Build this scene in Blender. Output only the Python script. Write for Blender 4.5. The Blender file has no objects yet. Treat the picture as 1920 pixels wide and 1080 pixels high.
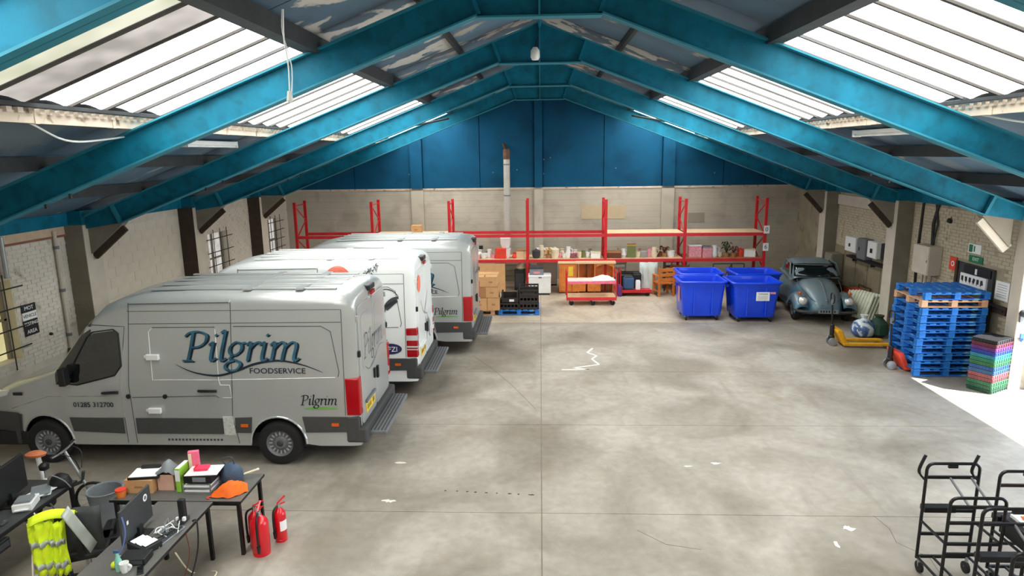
import bpy, bmesh, math, random
from mathutils import Matrix, Vector, Euler
random.seed(7)
C = bpy.context.scene.collection
SC = bpy.context.scene
PI = math.pi
def R(a): return math.radians(a)

# ---------------------------------------------------------------- camera
_th, _yaw, _roll, _f = .2013, .0442, -.0134, 1240.0
_R0 = Vector((math.cos(_yaw), math.sin(_yaw), 0)); _Fh = Vector((-math.sin(_yaw), math.cos(_yaw), 0)); _Z = Vector((0, 0, 1))
_F = math.cos(_th)*_Fh - math.sin(_th)*_Z; _U0 = math.cos(_th)*_Z + math.sin(_th)*_Fh
_R = math.cos(_roll)*_R0 + math.sin(_roll)*_U0; _U = math.cos(_roll)*_U0 - math.sin(_roll)*_R0
cam = bpy.data.cameras.new('camera'); cam.sensor_width = 36; cam.lens = 36*_f/1920; cam.clip_end = 200
co = bpy.data.objects.new('camera', cam); C.objects.link(co); SC.camera = co
_m = Matrix((_R, _U, -_F)).transposed().to_4x4(); _m.translation = (0, 0, 4.67); co.matrix_world = _m

# ---------------------------------------------------------------- world, sun, exposure
wd = bpy.data.worlds.new('sky'); SC.world = wd; wd.use_nodes = True
bg = wd.node_tree.nodes['Background']; bg.inputs[0].default_value = (.68, .82, 1, 1); bg.inputs[1].default_value = 6.0
sun = bpy.data.lights.new('sun', 'SUN'); sun.energy = 26; sun.angle = R(.6); sun.color = (1, .97, .92)
so = bpy.data.objects.new('sun', sun); C.objects.link(so)
so.rotation_euler = Vector((-1.95, .95, -3.0)).to_track_quat('-Z', 'Y').to_euler()
SKY = 7.2          # radiance of the backlit translucent roof sheets
SC.view_settings.view_transform = 'Standard'; SC.view_settings.look = 'None'
SC.view_settings.exposure = 0.28; SC.view_settings.gamma = 1.0; SC.view_settings.use_curve_mapping = False

# ---------------------------------------------------------------- materials
def lin(c): return tuple((x/255/12.92 if x/255 <= .04045 else ((x/255+.055)/1.055)**2.4) for x in c)
MATS = {}
def M(name, rgb, rough=.6, metal=0., vary=.12, scale=6., bump=0., spots=None, coat=0., spec=None):
    if name in MATS: return MATS[name]
    m = bpy.data.materials.new(name); m.use_nodes = True; nt = m.node_tree; b = nt.nodes['Principled BSDF']
    b.inputs['Roughness'].default_value = rough; b.inputs['Metallic'].default_value = metal
    if coat: b.inputs['Coat Weight'].default_value = coat; b.inputs['Coat Roughness'].default_value = .08
    if spec is not None: b.inputs['Specular IOR Level'].default_value = spec
    c = lin(rgb); b.inputs['Base Color'].default_value = (*c, 1)
    if vary or bump or spots:
        tc = nt.nodes.new('ShaderNodeTexCoord'); n = nt.nodes.new('ShaderNodeTexNoise')
        n.inputs['Scale'].default_value = scale; n.inputs['Detail'].default_value = 5
        nt.links.new(tc.outputs['Object'], n.inputs['Vector'])
        r = nt.nodes.new('ShaderNodeValToRGB'); nt.links.new(n.outputs['Fac'], r.inputs[0])
        r.color_ramp.elements[0].position = .3; r.color_ramp.elements[1].position = .7
        r.color_ramp.elements[0].color = (*[max(0, x*(1-vary)) for x in c], 1)
        r.color_ramp.elements[1].color = (*[min(1, x*(1+vary)) for x in c], 1)
        out = r.outputs[0]
        if spots:
            sc2, rgb2, lo, hi = spots
            n2 = nt.nodes.new('ShaderNodeTexNoise'); n2.inputs['Scale'].default_value = sc2; n2.inputs['Detail'].default_value = 7; n2.inputs['Distortion'].default_value = .4
            nt.links.new(tc.outputs['Object'], n2.inputs['Vector'])
            mr = nt.nodes.new('ShaderNodeMapRange'); mr.inputs[1].default_value = lo; mr.inputs[2].default_value = hi
            nt.links.new(n2.outputs['Fac'], mr.inputs[0])
            mx = nt.nodes.new('ShaderNodeMix'); mx.data_type = 'RGBA'; nt.links.new(mr.outputs[0], mx.inputs[0])
            nt.links.new(out, mx.inputs[6]); mx.inputs[7].default_value = (*lin(rgb2), 1); out = mx.outputs[2]
        nt.links.new(out, b.inputs['Base Color'])
        if bump:
            bp = nt.nodes.new('ShaderNodeBump'); bp.inputs['Strength'].default_value = bump; bp.inputs['Distance'].default_value = .01
            n3 = nt.nodes.new('ShaderNodeTexNoise'); n3.inputs['Scale'].default_value = scale*8; nt.links.new(tc.outputs['Object'], n3.inputs['Vector'])
            nt.links.new(n3.outputs['Fac'], bp.inputs['Height']); nt.links.new(bp.outputs[0], b.inputs['Normal'])
    MATS[name] = m; return m
def emis(name, rgb, s, rgb2=None, scale=1.5):
    if name in MATS: return MATS[name]
    m = bpy.data.materials.new(name); m.use_nodes = True; nt = m.node_tree
    for n in list(nt.nodes): nt.nodes.remove(n)
    o = nt.nodes.new('ShaderNodeOutputMaterial'); e = nt.nodes.new('ShaderNodeEmission'); e.inputs[1].default_value = s
    e.inputs[0].default_value = (*lin(rgb), 1); nt.links.new(e.outputs[0], o.inputs[0])
    if rgb2:
        tc = nt.nodes.new('ShaderNodeTexCoord'); n = nt.nodes.new('ShaderNodeTexNoise'); n.inputs['Scale'].default_value = scale
        nt.links.new(tc.outputs['Object'], n.inputs['Vector']); r = nt.nodes.new('ShaderNodeValToRGB'); nt.links.new(n.outputs['Fac'], r.inputs[0])
        r.color_ramp.elements[0].position = .4; r.color_ramp.elements[1].position = .6
        r.color_ramp.elements[0].color = (*lin(rgb2), 1); r.color_ramp.elements[1].color = (*lin(rgb), 1); nt.links.new(r.outputs[0], e.inputs[0])
    MATS[name] = m; return m
def glass(name, rgb, rough=.05):
    if name in MATS: return MATS[name]
    m = bpy.data.materials.new(name); m.use_nodes = True; b = m.node_tree.nodes['Principled BSDF']
    b.inputs['Base Color'].default_value = (*lin(rgb), 1); b.inputs['Roughness'].default_value = rough
    b.inputs['Specular IOR Level'].default_value = .8; b.inputs['Coat Weight'].default_value = .6
    MATS[name] = m; return m

# ---------------------------------------------------------------- mesh builder
class MB:
    def __init__(s, mat=None): s.v = []; s.f = []; s.M = mat
    def add(s, vs, fs, T=None):
        n = len(s.v)
        for v in vs:
            v = Vector(v)
            if T is not None: v = T @ v
            if s.M is not None: v = s.M @ v
            s.v.append(tuple(v))
        s.f += [tuple(i+n for i in f) for f in fs]; return s
    def box(s, x0, x1, y0, y1, z0, z1, T=None):
        return s.add([(x, y, z) for x in (x0, x1) for y in (y0, y1) for z in (z0, z1)],
            [(0, 1, 3, 2), (4, 6, 7, 5), (0, 4, 5, 1), (2, 3, 7, 6), (0, 2, 6, 4), (1, 5, 7, 3)], T)
    def cbox(s, c, d, rot=(0, 0, 0)):
        T = Matrix.Translation(c) @ Euler(rot).to_matrix().to_4x4()
        return s.box(-d[0]/2, d[0]/2, -d[1]/2, d[1]/2, -d[2]/2, d[2]/2, T)
    def bar(s, a, b, w, h=None, up=(0, 0, 1)):
        a = Vector(a); b = Vector(b); d = b-a; L = d.length; h = h or w
        x = d.normalized(); u = Vector(up); y = u.cross(x)
        if y.length < 1e-4: y = Vector((0, 1, 0)).cross(x)
        y.normalize(); z = x.cross(y); T = Matrix((x, y, z)).transposed().to_4x4(); T.translation = a
        return s.box(0, L, -w/2, w/2, -h/2, h/2, T)
    def tube(s, pts, r, n=8, closed=False):
        P = [Vector(p) for p in pts]; k = len(P); rs = r if isinstance(r, (list, tuple)) else [r]*k
        vs = []; up = None
        for i in range(k):
            if closed: t = P[(i+1) % k]-P[i-1]
            else: t = (P[min(i+1, k-1)]-P[max(i-1, 0)])
            t = t.normalized() if t.length > 1e-9 else Vector((0, 0, 1))
            if up is None:
                up = Vector((0, 0, 1)) if abs(t.z) < .9 else Vector((1, 0, 0))
            a = up - t*up.dot(t)
            if a.length < 1e-4: a = Vector((1, .3, .2)).cross(t)
            a.normalize(); b = t.cross(a); up = a
            for j in range(n):
                q = 2*PI*j/n; vs.append(P[i] + (a*math.cos(q)+b*math.sin(q))*rs[i])
        fs = []
        for i in range(k if closed else k-1):
            for j in range(n):
                i2 = (i+1) % k; fs.append((i*n+j, i*n+(j+1) % n, i2*n+(j+1) % n, i2*n+j))
        if not closed: fs += [tuple(range(n-1, -1, -1)), tuple((k-1)*n+j for j in range(n))]
        return s.add(vs, fs)
    def lathe(s, prof, n=20, T=None, caps=True):      # profile (r, z) about local z
        vs = [(r*math.cos(2*PI*j/n), r*math.sin(2*PI*j/n), z) for r, z in prof for j in range(n)]
        fs = [(i*n+j, i*n+(j+1) % n, (i+1)*n+(j+1) % n, (i+1)*n+j) for i in range(len(prof)-1) for j in range(n)]
        if caps: fs += [tuple(range(n-1, -1, -1)), tuple((len(prof)-1)*n+j for j in range(n))]
        return s.add(vs, fs, T)
    def prism(s, poly, t0, t1, ax='y', T=None):   # polygon in the other two axes
        f = {'y': lambda a, b, t: (a, t, b), 'z': lambda a, b, t: (a, b, t), 'x': lambda a, b, t: (t, a, b)}[ax]
        n = len(poly); vs = [f(a, b, t0) for a, b in poly]+[f(a, b, t1) for a, b in poly]
        fs = [tuple(range(n)), tuple(range(2*n-1, n-1, -1))]+[(i, i+n, (i+1) % n+n, (i+1) % n) for i in range(n)]
        return s.add(vs, fs, T)
    def grid(s, rows, cu=False, cv=False, T=None):
        a = len(rows); b = len(rows[0]); vs = [p for r in rows for p in r]; fs = []
        for i in range(a if cu else a-1):
            for j in range(b if cv else b-1):
                fs.append((i*b+j, i*b+(j+1) % b, ((i+1) % a)*b+(j+1) % b, ((i+1) % a)*b+j))
        return s.add(vs, fs, T)
    def build(s, name, mat, parent=None, smooth=False, bevel=0, loc=None, kind=None, label=None, cat=None, group=None, ang=35, rot=None, solid=0):
        me = bpy.data.meshes.new(name); me.from_pydata(s.v, [], s.f)
        bm = bmesh.new(); bm.from_mesh(me); bmesh.ops.recalc_face_normals(bm, faces=bm.faces); bm.to_mesh(me); bm.free()
        if smooth:
            me.shade_smooth(); me.set_sharp_from_angle(angle=R(ang))
        me.materials.append(mat); o = bpy.data.objects.new(name, me); C.objects.link(o)
        if parent: o.parent = parent
        if loc: o.location = loc
        if rot: o.rotation_euler = rot
        if solid:
            q = o.modifiers.new('s', 'SOLIDIFY'); q.thickness = solid; q.offset = -1
        if bevel:
            q = o.modifiers.new('b', 'BEVEL'); q.width = bevel; q.segments = 2; q.limit_method = 'ANGLE'; q.angle_limit = R(40)
        if kind: o['kind'] = kind
        if label: o['label'] = label
        if cat: o['category'] = cat
        if group: o['group'] = group
        return o
def thing(name, label, cat, loc=(0, 0, 0), rz=0, group=None, rot=None):
    o = bpy.data.objects.new(name, None); o.empty_display_size = .1; C.objects.link(o)
    o.location = loc; o.rotation_euler = rot or (0, 0, rz); o['label'] = label; o['category'] = cat
    if group: o['group'] = group
    return o
def kids(o): return [c for c in ALLK.get(o.name, [])]
def children_of(o): return [c for c in bpy.data.objects if c.parent == o]
def dup(o, parent=None, loc=None, rz=None, label=None):
    c = o.copy(); C.objects.link(c)
    if parent: c.parent = parent
    if loc: c.location = loc
    if rz is not None: c.rotation_euler = (0, 0, rz)
    if label: c['label'] = label
    for ch in list(o.children): dup(ch, c)
    return c
def place(src, parent, loc, rot=None):     # another copy of an alike piece, sharing its mesh
    c = src.copy(); C.objects.link(c); c.parent = parent; c.location = loc
    if rot: c.rotation_euler = rot
    return c
def text(name, s, size, mat, parent, T, shear=0, ex=.001, align='CENTER', sx=1, bold=0, kind=None):
    cu = bpy.data.curves.new('t', 'FONT'); cu.body = s; cu.size = size; cu.shear = shear; cu.extrude = ex; cu.align_x = align; cu.align_y = 'CENTER'; cu.offset = bold; cu.resolution_u = 3
    o = bpy.data.objects.new('t', cu); C.objects.link(o); bpy.context.view_layer.update()
    me = bpy.data.meshes.new_from_object(o.evaluated_get(bpy.context.evaluated_depsgraph_get()))
    bpy.data.objects.remove(o); bpy.data.curves.remove(cu)
    me.transform(T @ Matrix.Diagonal((sx, 1, 1, 1))); me.materials.clear(); me.materials.append(mat); me.name = name
    o = bpy.data.objects.new(name, me); C.objects.link(o); o.parent = parent
    if kind: o['kind'] = kind
    return o
def FACE(loc, nrm):      # text plane: x to the reader's right, y up, facing nrm
    z = Vector(nrm).normalized(); y = Vector((0, 0, 1)); y = (y - z*y.dot(z)).normalized(); x = y.cross(z)
    T = Matrix((x, y, z)).transposed().to_4x4(); T.translation = loc; return T
def cr(pts, n=6):        # catmull-rom
    P = [Vector(p) for p in pts]; out = []
    for i in range(len(P)-1):
        a = P[max(i-1, 0)]; b = P[i]; c = P[i+1]; d = P[min(i+2, len(P)-1)]
        for k in range(n):
            t = k/n; out.append(.5*((2*b)+(c-a)*t+(2*a-5*b+4*c-d)*t*t+(3*b-a-3*c+d)*t**3))
    out.append(P[-1]); return out

# ---- colours
m_steel = M('teal_painted_steel', (0, 102, 128), .62, 0, .25, 2.2, 0, (5., (0, 80, 98), .5, .75), spec=.25)
m_edge = M('teal_flange_edge', (40, 122, 142), .6, 0, .1, 3, spec=.3)
m_liner = M('blue_grey_liner_board', (88, 112, 132), .75, 0, .2, 1.2, .1, (1.3, (165, 160, 150), .62, .66))
m_liner2 = M('slate_blue_liner_board', (64, 88, 108), .75, 0, .25, 1.6, .1, (1.1, (96, 108, 116), .5, .6))
m_liner3 = M('peeling_liner_board', (80, 102, 120), .8, 0, .25, 1.5, .1, (1.6, (190, 186, 180), .52, .56))
m_dark = M('dark_grimy_purlin', (42, 44, 46), .7, 0, .3, 5)
m_timber = M('whitewashed_timber', (205, 190, 172), .8, 0, .12, 4, .1, (6., (120, 95, 75), .6, .72))
m_gblue = M('blue_painted_fibre_panel', (8, 78, 112), .75, 0, .12, 1.0, .05, (.9, (5, 58, 86), .5, .75), spec=.2)
m_conc = M('painted_concrete_wall', (188, 180, 164), .85, 0, .07, 1.2, .2, (1.6, (160, 152, 138), .5, .8))
m_brick = M('white_painted_brick', (218, 209, 196), .8, 0, .06, 3., .2, (3., (165, 152, 135), .6, .75))
m_brickr = M('cream_painted_brick', (188, 176, 152), .8, 0, .1, 3., .2, (3., (135, 120, 98), .56, .75))
m_block = M('cream_blockwork', (216, 206, 188), .85, 0, .04, 3., .2, (4., (150, 122, 96), .72, .78))
m_mortar = M('painted_mortar', (208, 199, 184), .9, 0, .1, 4)
m_pier = M('grey_brown_pier', (132, 124, 110), .85, 0, .12, 3., .3)
m_pierd = M('dark_brown_pier', (66, 52, 42), .85, 0, .2, 6., .3)
m_pierw = M('white_pier_side', (200, 190, 174), .8, 0, .08, 3., .2)
m_rail = M('red_racking_steel', (200, 26, 34), .45, 0, .1, 5)
m_rbeam = M('red_beam_steel', (205, 38, 48), .45, 0, .1, 5)
m_chip = M('pale_chipboard', (222, 190, 150), .8, 0, .08, 9)
m_white = M('white_gloss_plastic', (235, 235, 232), .35, 0, .03)
m_paper = M('white_paper', (240, 240, 240), .8, 0, .03)
m_black = M('matt_black_plastic', (22, 22, 24), .5, 0, .1)
m_blackm = M('black_powder_coat', (18, 18, 20), .4, .1, .1)
m_rubber = M('black_rubber', (26, 25, 25), .85, 0, .15, 20, .2)
m_grey = M('mid_grey_plastic', (110, 112, 115), .5, 0, .08)
m_dgrey = M('dark_grey_plastic', (58, 60, 62), .6, 0, .1)
m_chrome = M('bright_metal', (200, 200, 200), .25, .9, .05)
m_galv = M('galvanised_steel', (165, 168, 168), .45, .6, .1)
m_silver = M('silver_van_paint', (184, 186, 184), .3, .35, .03, 2, coat=.5)
m_wvan = M('white_van_paint', (236, 238, 236), .3, 0, .02, 2, coat=.5)
m_glass = glass('dark_vehicle_glass', (14, 20, 18))
m_redlens = M('red_lamp_lens', (170, 2, 18), .2, 0, .05, coat=.5)
m_clear = M('clear_lamp_lens', (225, 228, 226), .12, .3, .03, coat=.5)
m_amber = M('amber_lens', (225, 96, 20), .3)
m_clad = M('dark_grey_cladding', (66, 66, 66), .6, 0, .06)
m_seam = M('panel_gap', (70, 72, 72), .8)
m_seamw = M('pale_seam_sealant', (225, 226, 222), .5)
m_logo = M('logo_blue', (52, 104, 128), .5, 0, .3, 3)
m_logod = M('logo_navy', (22, 34, 48), .5)
m_green = M('logo_green', (110, 175, 70), .5)
m_yplate = M('yellow_plate', (232, 196, 60), .5)
m_wood = M('orange_pine', (214, 122, 46), .5, 0, .18, 6, 0, coat=.2)
m_woodd = M('dark_stained_wood', (104, 52, 28), .5, 0, .2, 6)
m_card = M('brown_cardboard', (205, 158, 108), .8, 0, .06, 5)
m_cardd = M('darker_cardboard', (168, 122, 78), .8, 0, .06, 5)
m_tape = M('packing_tape', (190, 150, 100), .3)
m_blue = M('blue_bin_plastic', (0, 66, 220), .38, 0, .08, 2, coat=.25)
m_pal = M('blue_pallet_paint', (18, 108, 194), .7, 0, .25, 5, .1, (4., (110, 180, 222), .54, .68))
m_palw = M('bare_pallet_wood', (205, 160, 128), .8, 0, .15, 6)
m_desk = M('grey_desk_laminate', (96, 94, 90), .5, 0, .08, 8)
m_hiv = M('fluorescent_yellow_cloth', (228, 255, 40), .8, 0, .08, 9)
m_refl = M('reflective_tape', (175, 180, 172), .4, .2)
m_orange = M('fluorescent_orange_cloth', (255, 105, 10), .7, 0, .2, 8)
m_red = M('gloss_red_enamel', (215, 12, 30), .3, 0, .06, coat=.4)
m_pink = M('pink_card', (240, 110, 140), .6)
m_lime = M('lime_card', (150, 205, 60), .6)
m_beetle = M('dusty_blue_car_paint', (70, 118, 140), .45, .2, .12, 2.5, 0, (2., (112, 120, 118), .42, .62), coat=.3)
m_yel = M('yellow_truck_paint', (232, 165, 20), .5, 0, .15, 6)
m_redo = M('orange_red_paint', (228, 72, 48), .5)

def dusty(m, rgb, amt=.75):        # dust that has settled on upward-facing paint
    nt = m.node_tree; b = nt.nodes['Principled BSDF']; src = b.inputs['Base Color'].links[0].from_socket
    g = nt.nodes.new('ShaderNodeNewGeometry'); sp = nt.nodes.new('ShaderNodeSeparateXYZ'); nt.links.new(g.outputs['Normal'], sp.inputs[0])
    mr = nt.nodes.new('ShaderNodeMapRange'); mr.inputs[1].default_value = .15; mr.inputs[2].default_value = .8; mr.inputs[4].default_value = amt; nt.links.new(sp.outputs['Z'], mr.inputs[0])
    mx = nt.nodes.new('ShaderNodeMix'); mx.data_type = 'RGBA'; nt.links.new(mr.outputs[0], mx.inputs[0]); nt.links.new(src, mx.inputs[6]); mx.inputs[7].default_value = (*lin(rgb), 1); nt.links.new(mx.outputs[2], b.inputs['Base Color'])
dusty(m_beetle, (122, 132, 134))
# ================================================================ STRUCTURE
# ---- floor of cast slabs
m_slab = bpy.data.materials.new('worn_concrete_slab'); m_slab.use_nodes = True
def _floor(m):
    nt = m.node_tree; b = nt.nodes['Principled BSDF']; L = nt.links.new
    tc = nt.nodes.new('ShaderNodeTexCoord')
    def noise(s, d=6, dist=0, vec=None):
        n = nt.nodes.new('ShaderNodeTexNoise'); n.inputs['Scale'].default_value = s; n.inputs['Detail'].default_value = d; n.inputs['Distortion'].default_value = dist
        L(vec or tc.outputs['Object'], n.inputs['Vector']); return n.outputs['Fac']
    def ramp(f, a, b_, c0, c1):
        r = nt.nodes.new('ShaderNodeValToRGB'); L(f, r.inputs[0]); e = r.color_ramp.elements
        e[0].position = a; e[1].position = b_; e[0].color = (*lin(c0), 1); e[1].color = (*lin(c1), 1); return r.outputs[0]
    def mix(fac, a, b_, mode='MIX'):
        x = nt.nodes.new('ShaderNodeMix'); x.data_type = 'RGBA'; x.blend_type = mode
        if isinstance(fac, float): x.inputs[0].default_value = fac
        else: L(fac, x.inputs[0])
        for i, q in ((6, a), (7, b_)):
            if isinstance(q, tuple): x.inputs[i].default_value = (*lin(q), 1)
            else: L(q, x.inputs[i])
        return x.outputs[2]
    base = ramp(noise(.55, 8, .8), .32, .68, (134, 124, 110), (182, 174, 162))
    fine = ramp(noise(7, 9, .3), .25, .75, (228, 228, 228), (255, 255, 255))
    c = mix(1., base, fine, 'MULTIPLY')
    # dark tyre-worn cloud and damp stains
    st = nt.nodes.new('ShaderNodeMapRange'); st.inputs[1].default_value = .58; st.inputs[2].default_value = .74; L(noise(.9, 7, 1.2), st.inputs[0])
    st2 = nt.nodes.new('ShaderNodeMath'); st2.operation = 'MULTIPLY'; st2.inputs[1].default_value = .55; L(st.outputs[0], st2.inputs[0])
    c = mix(st2.outputs[0], c, (138, 122, 100))
    mp = nt.nodes.new('ShaderNodeMapping'); mp.inputs['Scale'].default_value = (1, .16, 1); L(tc.outputs['Object'], mp.inputs[0])
    tr = nt.nodes.new('ShaderNodeMapRange'); tr.inputs[1].default_value = .6; tr.inputs[2].default_value = .8; L(noise(3.2, 4, .2, mp.outputs[0]), tr.inputs[0])
    ml = nt.nodes.new('ShaderNodeMath'); ml.operation = 'MULTIPLY'; ml.inputs[1].default_value = .5; L(tr.outputs[0], ml.inputs[0])
    c = mix(ml.outputs[0], c, (120, 112, 100))
    # paint spills
    sp = nt.nodes.new('ShaderNodeMapRange'); sp.inputs[1].default_value = .775; sp.inputs[2].default_value = .785; L(noise(2.6, 3, .5), sp.inputs[0])
    c = mix(sp.outputs[0], c, (225, 222, 214))
    L(c, b.inputs['Base Color'])
    rr = nt.nodes.new('ShaderNodeMapRange'); rr.inputs[3].default_value = .42; rr.inputs[4].default_value = .75; L(noise(1.3, 5), rr.inputs[0]); L(rr.outputs[0], b.inputs['Roughness'])
    bp = nt.nodes.new('ShaderNodeBump'); bp.inputs['Strength'].default_value = .15; bp.inputs['Distance'].default_value = .01; L(noise(30, 6), bp.inputs['Height']); L(bp.outputs[0], b.inputs['Normal'])
_floor(m_slab)
m_slab2 = m_slab.copy(); m_slab2.name = 'newer_beige_slab'
for n in m_slab2.node_tree.nodes:
    if n.type == 'VALTORGB' and n.color_ramp.elements[0].position > .3:
        n.color_ramp.elements[0].color = (*lin((172, 156, 136)), 1); n.color_ramp.elements[1].color = (*lin((208, 194, 174)), 1)
m_joint = M('dusty_joint_filler', (132, 122, 106), .9)
fl = MB().box(-9.8, 9.6, -1.5, 24.75, -.25, -.006).build('floor', m_joint, kind='structure')
ys = [-1.5, 2.2, 5.1, 7.98, 10.88, 13.75, 17.98, 24.7]
for i in range(7):
    for (xa, xb) in ((-9.6, -.007), (.007, 9.55)):
        MB().box(xa, xb, ys[i]+.005, ys[i+1]-.005, -.006, 0).build('floor_slab', m_slab if i < 6 else m_slab2, fl)
def floor_mark(name, x, y, pts, lab, mat):
    MB().prism([(a*1.0, b*1.0) for a, b in pts], .0005, .0022, 'z').build(name, mat, fl, loc=(x, y, 0))
m_spill = M('white_paint_spill', (228, 224, 214), .6)
from bisect import bisect
def blob(w, h, n=14, j=.3, seed=0):
    r = random.Random(seed); return [(math.cos(2*PI*k/n)*w*(1-j*r.random()), math.sin(2*PI*k/n)*h*(1-j*r.random())) for k in range(n)]
floor_mark('paint_mark', -2.18, 9.4, blob(.1, .035, seed=1), '', m_spill)
floor_mark('paint_mark', 2.65, 9.45, blob(.12, .04, seed=2, j=.7), '', m_spill)
floor_mark('paint_mark', 2.2, 9.35, blob(.11, .03, seed=3, j=.8), '', m_spill)
floor_mark('paint_mark', -2.1, 8.25, blob(.13, .06, seed=4, j=.8), '', m_spill)
floor_mark('paint_mark', 3.85, 7.7, blob(.1, .08, seed=5, j=.8), '', m_spill)
floor_mark('paint_mark', 3.55, 7.35, blob(.04, .12, seed=6, j=.7), '', m_spill)
zz = [(0, 0), (-.35, .1), (.25, .35), (.12, .75), (.25, 1.0), (.05, 1.25), (.2, 1.6)]
mk = MB()
for a, b in zip([(-.6, -.02)]+zz, zz): mk.bar((a[0], a[1], .0015), (b[0], b[1], .0015), .05, .002)
mk.build('paint_mark', m_spill, fl, loc=(1.05, 13.9, 0))
m_tar = M('black_stain', (60, 55, 50), .8)
for k in range(9):
    floor_mark('dark_stain', -1.35+k*.15+random.uniform(-.03, .03), 8.55-k*.012, blob(.05*random.uniform(.3, 1), .02, seed=20+k, j=.6), '', m_tar)
m_crk = M('hairline_crack', (110, 100, 86), .9)
for pts in ([(4.3, 8.0), (4.35, 7.7), (4.28, 7.4), (4.5, 7.1), (4.45, 6.8), (4.55, 6.5)], [(-1.6, 14.9), (-1.1, 14.0), (-.6, 12.9), (-.1, 11.6)], [(1.2, 7.6), (1.5, 7.3), (1.9, 7.2)]):
    q = MB()
    for a, b in zip(pts, pts[1:]): q.bar((a[0], a[1], .0008), (b[0], b[1], .0008), .008, .001)
    q.build('floor_crack', m_crk, fl)
# yard outside the roller door
m_yard = M('sunlit_concrete_yard', (200, 198, 192), .8, 0, .08, 1., .1)
MB().box(9.6, 24, -6, 30, -.25, -.004).build('ground', m_yard, kind='structure')

# ---- roof geometry
SL = .382
def zr(x, top=7.2): return top-SL*abs(x)
FY = [-.1, 4.3, 8.55, 12.85, 17.15, 21.4]        # portal frames
rf = bpy.data.objects.new('ceiling', None); C.objects.link(rf); rf['kind'] = 'structure'; rf['label'] = 'pitched roof lining of blue-grey boards, timber and skylight sheets'
edges = [-1.6]+FY[1:]+[24.55]
for sg in (-1, 1):
    for (a, b) in ((.03, 1.48), (1.52, 2.84), (5.22, 6.53), (6.57, 7.83), (7.87, 9.5)):
        for k in range(len(edges)-1):
            y0, y1 = edges[k], edges[k+1]; n = 3 if b < 3 else 2
            for q in range(n):
                ya = y0+(y1-y0)*q/n; yb = y0+(y1-y0)*(q+1)/n-.012; h = random.uniform(0, .012)
                mm = random.choice([m_liner, m_liner3] if b < 3 else [m_liner2, m_liner2, m_liner])
                MB().prism([(sg*a, zr(a)+h), (sg*b, zr(b)+h), (sg*b, zr(b)+.03+h), (sg*a, zr(a)+.03+h)], ya, yb, 'y').build('roof_board', mm, rf)
# roof deck above the lining (keeps daylight out except at the translucent sheets)
m_deck = M('weathered_roof_sheet', (90, 88, 84), .9)
for sg in (-1, 1):
    for (a, b) in ((0, 2.86), (5.2, 9.9)):
        MB().prism([(sg*a, zr(a)+.08), (sg*b, zr(b)+.08), (sg*b, zr(b)+.14), (sg*a, zr(a)+.14)], -1.7, 24.9, 'y').build('roof_deck', m_deck, rf)
# translucent sheets, one object each, lapped with a rolled profile
e_wh = emis('backlit_white_sheet', (255, 255, 252), SKY, (240, 244, 238), 1.2)
e_cr = emis('backlit_grimy_sheet', (232, 232, 210), .95, (196, 198, 170), 1.4)
e_gr = emis('backlit_grey_sheet', (215, 208, 200), .9, (170, 165, 158), 1.6)
m_lap = M('dark_sheet_lap', (72, 68, 64), .8)  # laps are a darker material than the sheets they join
for sg in (-1, 1):
    for k in range(len(edges)-1):
        y0, y1 = edges[k]+.02, edges[k+1]; n = 7; w = (y1-y0)/n
        for q in range(n):
            ya = y0+q*w; rows = []
            for x in (2.86, 3.4, 4.0, 4.6, 5.22):
                rows.append([(sg*x, ya+.02+(w-.04)*t/6, zr(x)+.03+.05*math.sin(PI*t/6)) for t in range(7)])
            mt = e_wh
            if sg < 0 and k == 1 and q in (2, 3): mt = e_cr if q == 2 else e_gr
            if sg < 0 and q == 2 and k in (2, 3, 4): mt = e_cr
            if sg > 0 and q == 1 and k == 1: mt = e_gr
            MB().grid(rows).build('skylight_sheet', mt, rf, smooth=True)
            MB().prism([(sg*2.86, zr(2.86)+.0), (sg*5.22, zr(5.22)+.0), (sg*5.22, zr(5.22)+.035), (sg*2.86, zr(2.86)+.035)], ya-.018, ya+.018 if q % 3 else ya+.03, 'y').build('sheet_lap', m_lap, rf)
# purlins
pr = MB
for sg in (-1, 1):
    s = 'dark steel purlin below the roof boards'
    for x, w, h, mt, nm in ((1.5, .06, .12, m_dark, 'purlin'), (2.83, .2, .2, m_dark, 'purlin'), (6.55, .09, .18, m_dark, 'purlin'), (7.85, .09, .18, m_dark, 'purlin')):
        MB().box(sg*x-w/2, sg*x+w/2, -.2, 24.5, zr(x)-h, zr(x)-.002).build(nm, mt, rf)
    # white timber wall-plate with the toothed sheet ends above it
    MB().box(sg*5.24-.03, sg*5.24+.03, -.2, 24.5, zr(5.3)-.14, zr(5.3)-.02).build('timber_purlin', m_timber, rf)
    MB().box(sg*5.14-.03, sg*5.14+.03, -.2, 24.5, zr(5.14)-.045, zr(5.14)-.005).build('purlin', m_dark, rf)
    tb = MB()
    y = 0
    while y < 24.4:
        tb.box(sg*5.2-.03, sg*5.2+.03, y, y+.07, zr(5.2)-.085, zr(5.2)-.03); y += .146
    tb.build('corrugated_sheet_end', m_timber, rf, kind='stuff')
    for k in range(1, len(edges)-1):
        for q in (.22, .6, .9):
            yy = edges[k]+(edges[k+1]-edges[k])*q
            MB().box(sg*5.24-.04, sg*5.24+.04, yy-.03, yy+.03, zr(5.3)-.145, zr(5.3)-.0).build('timber_cleat', m_timber, rf)
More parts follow.
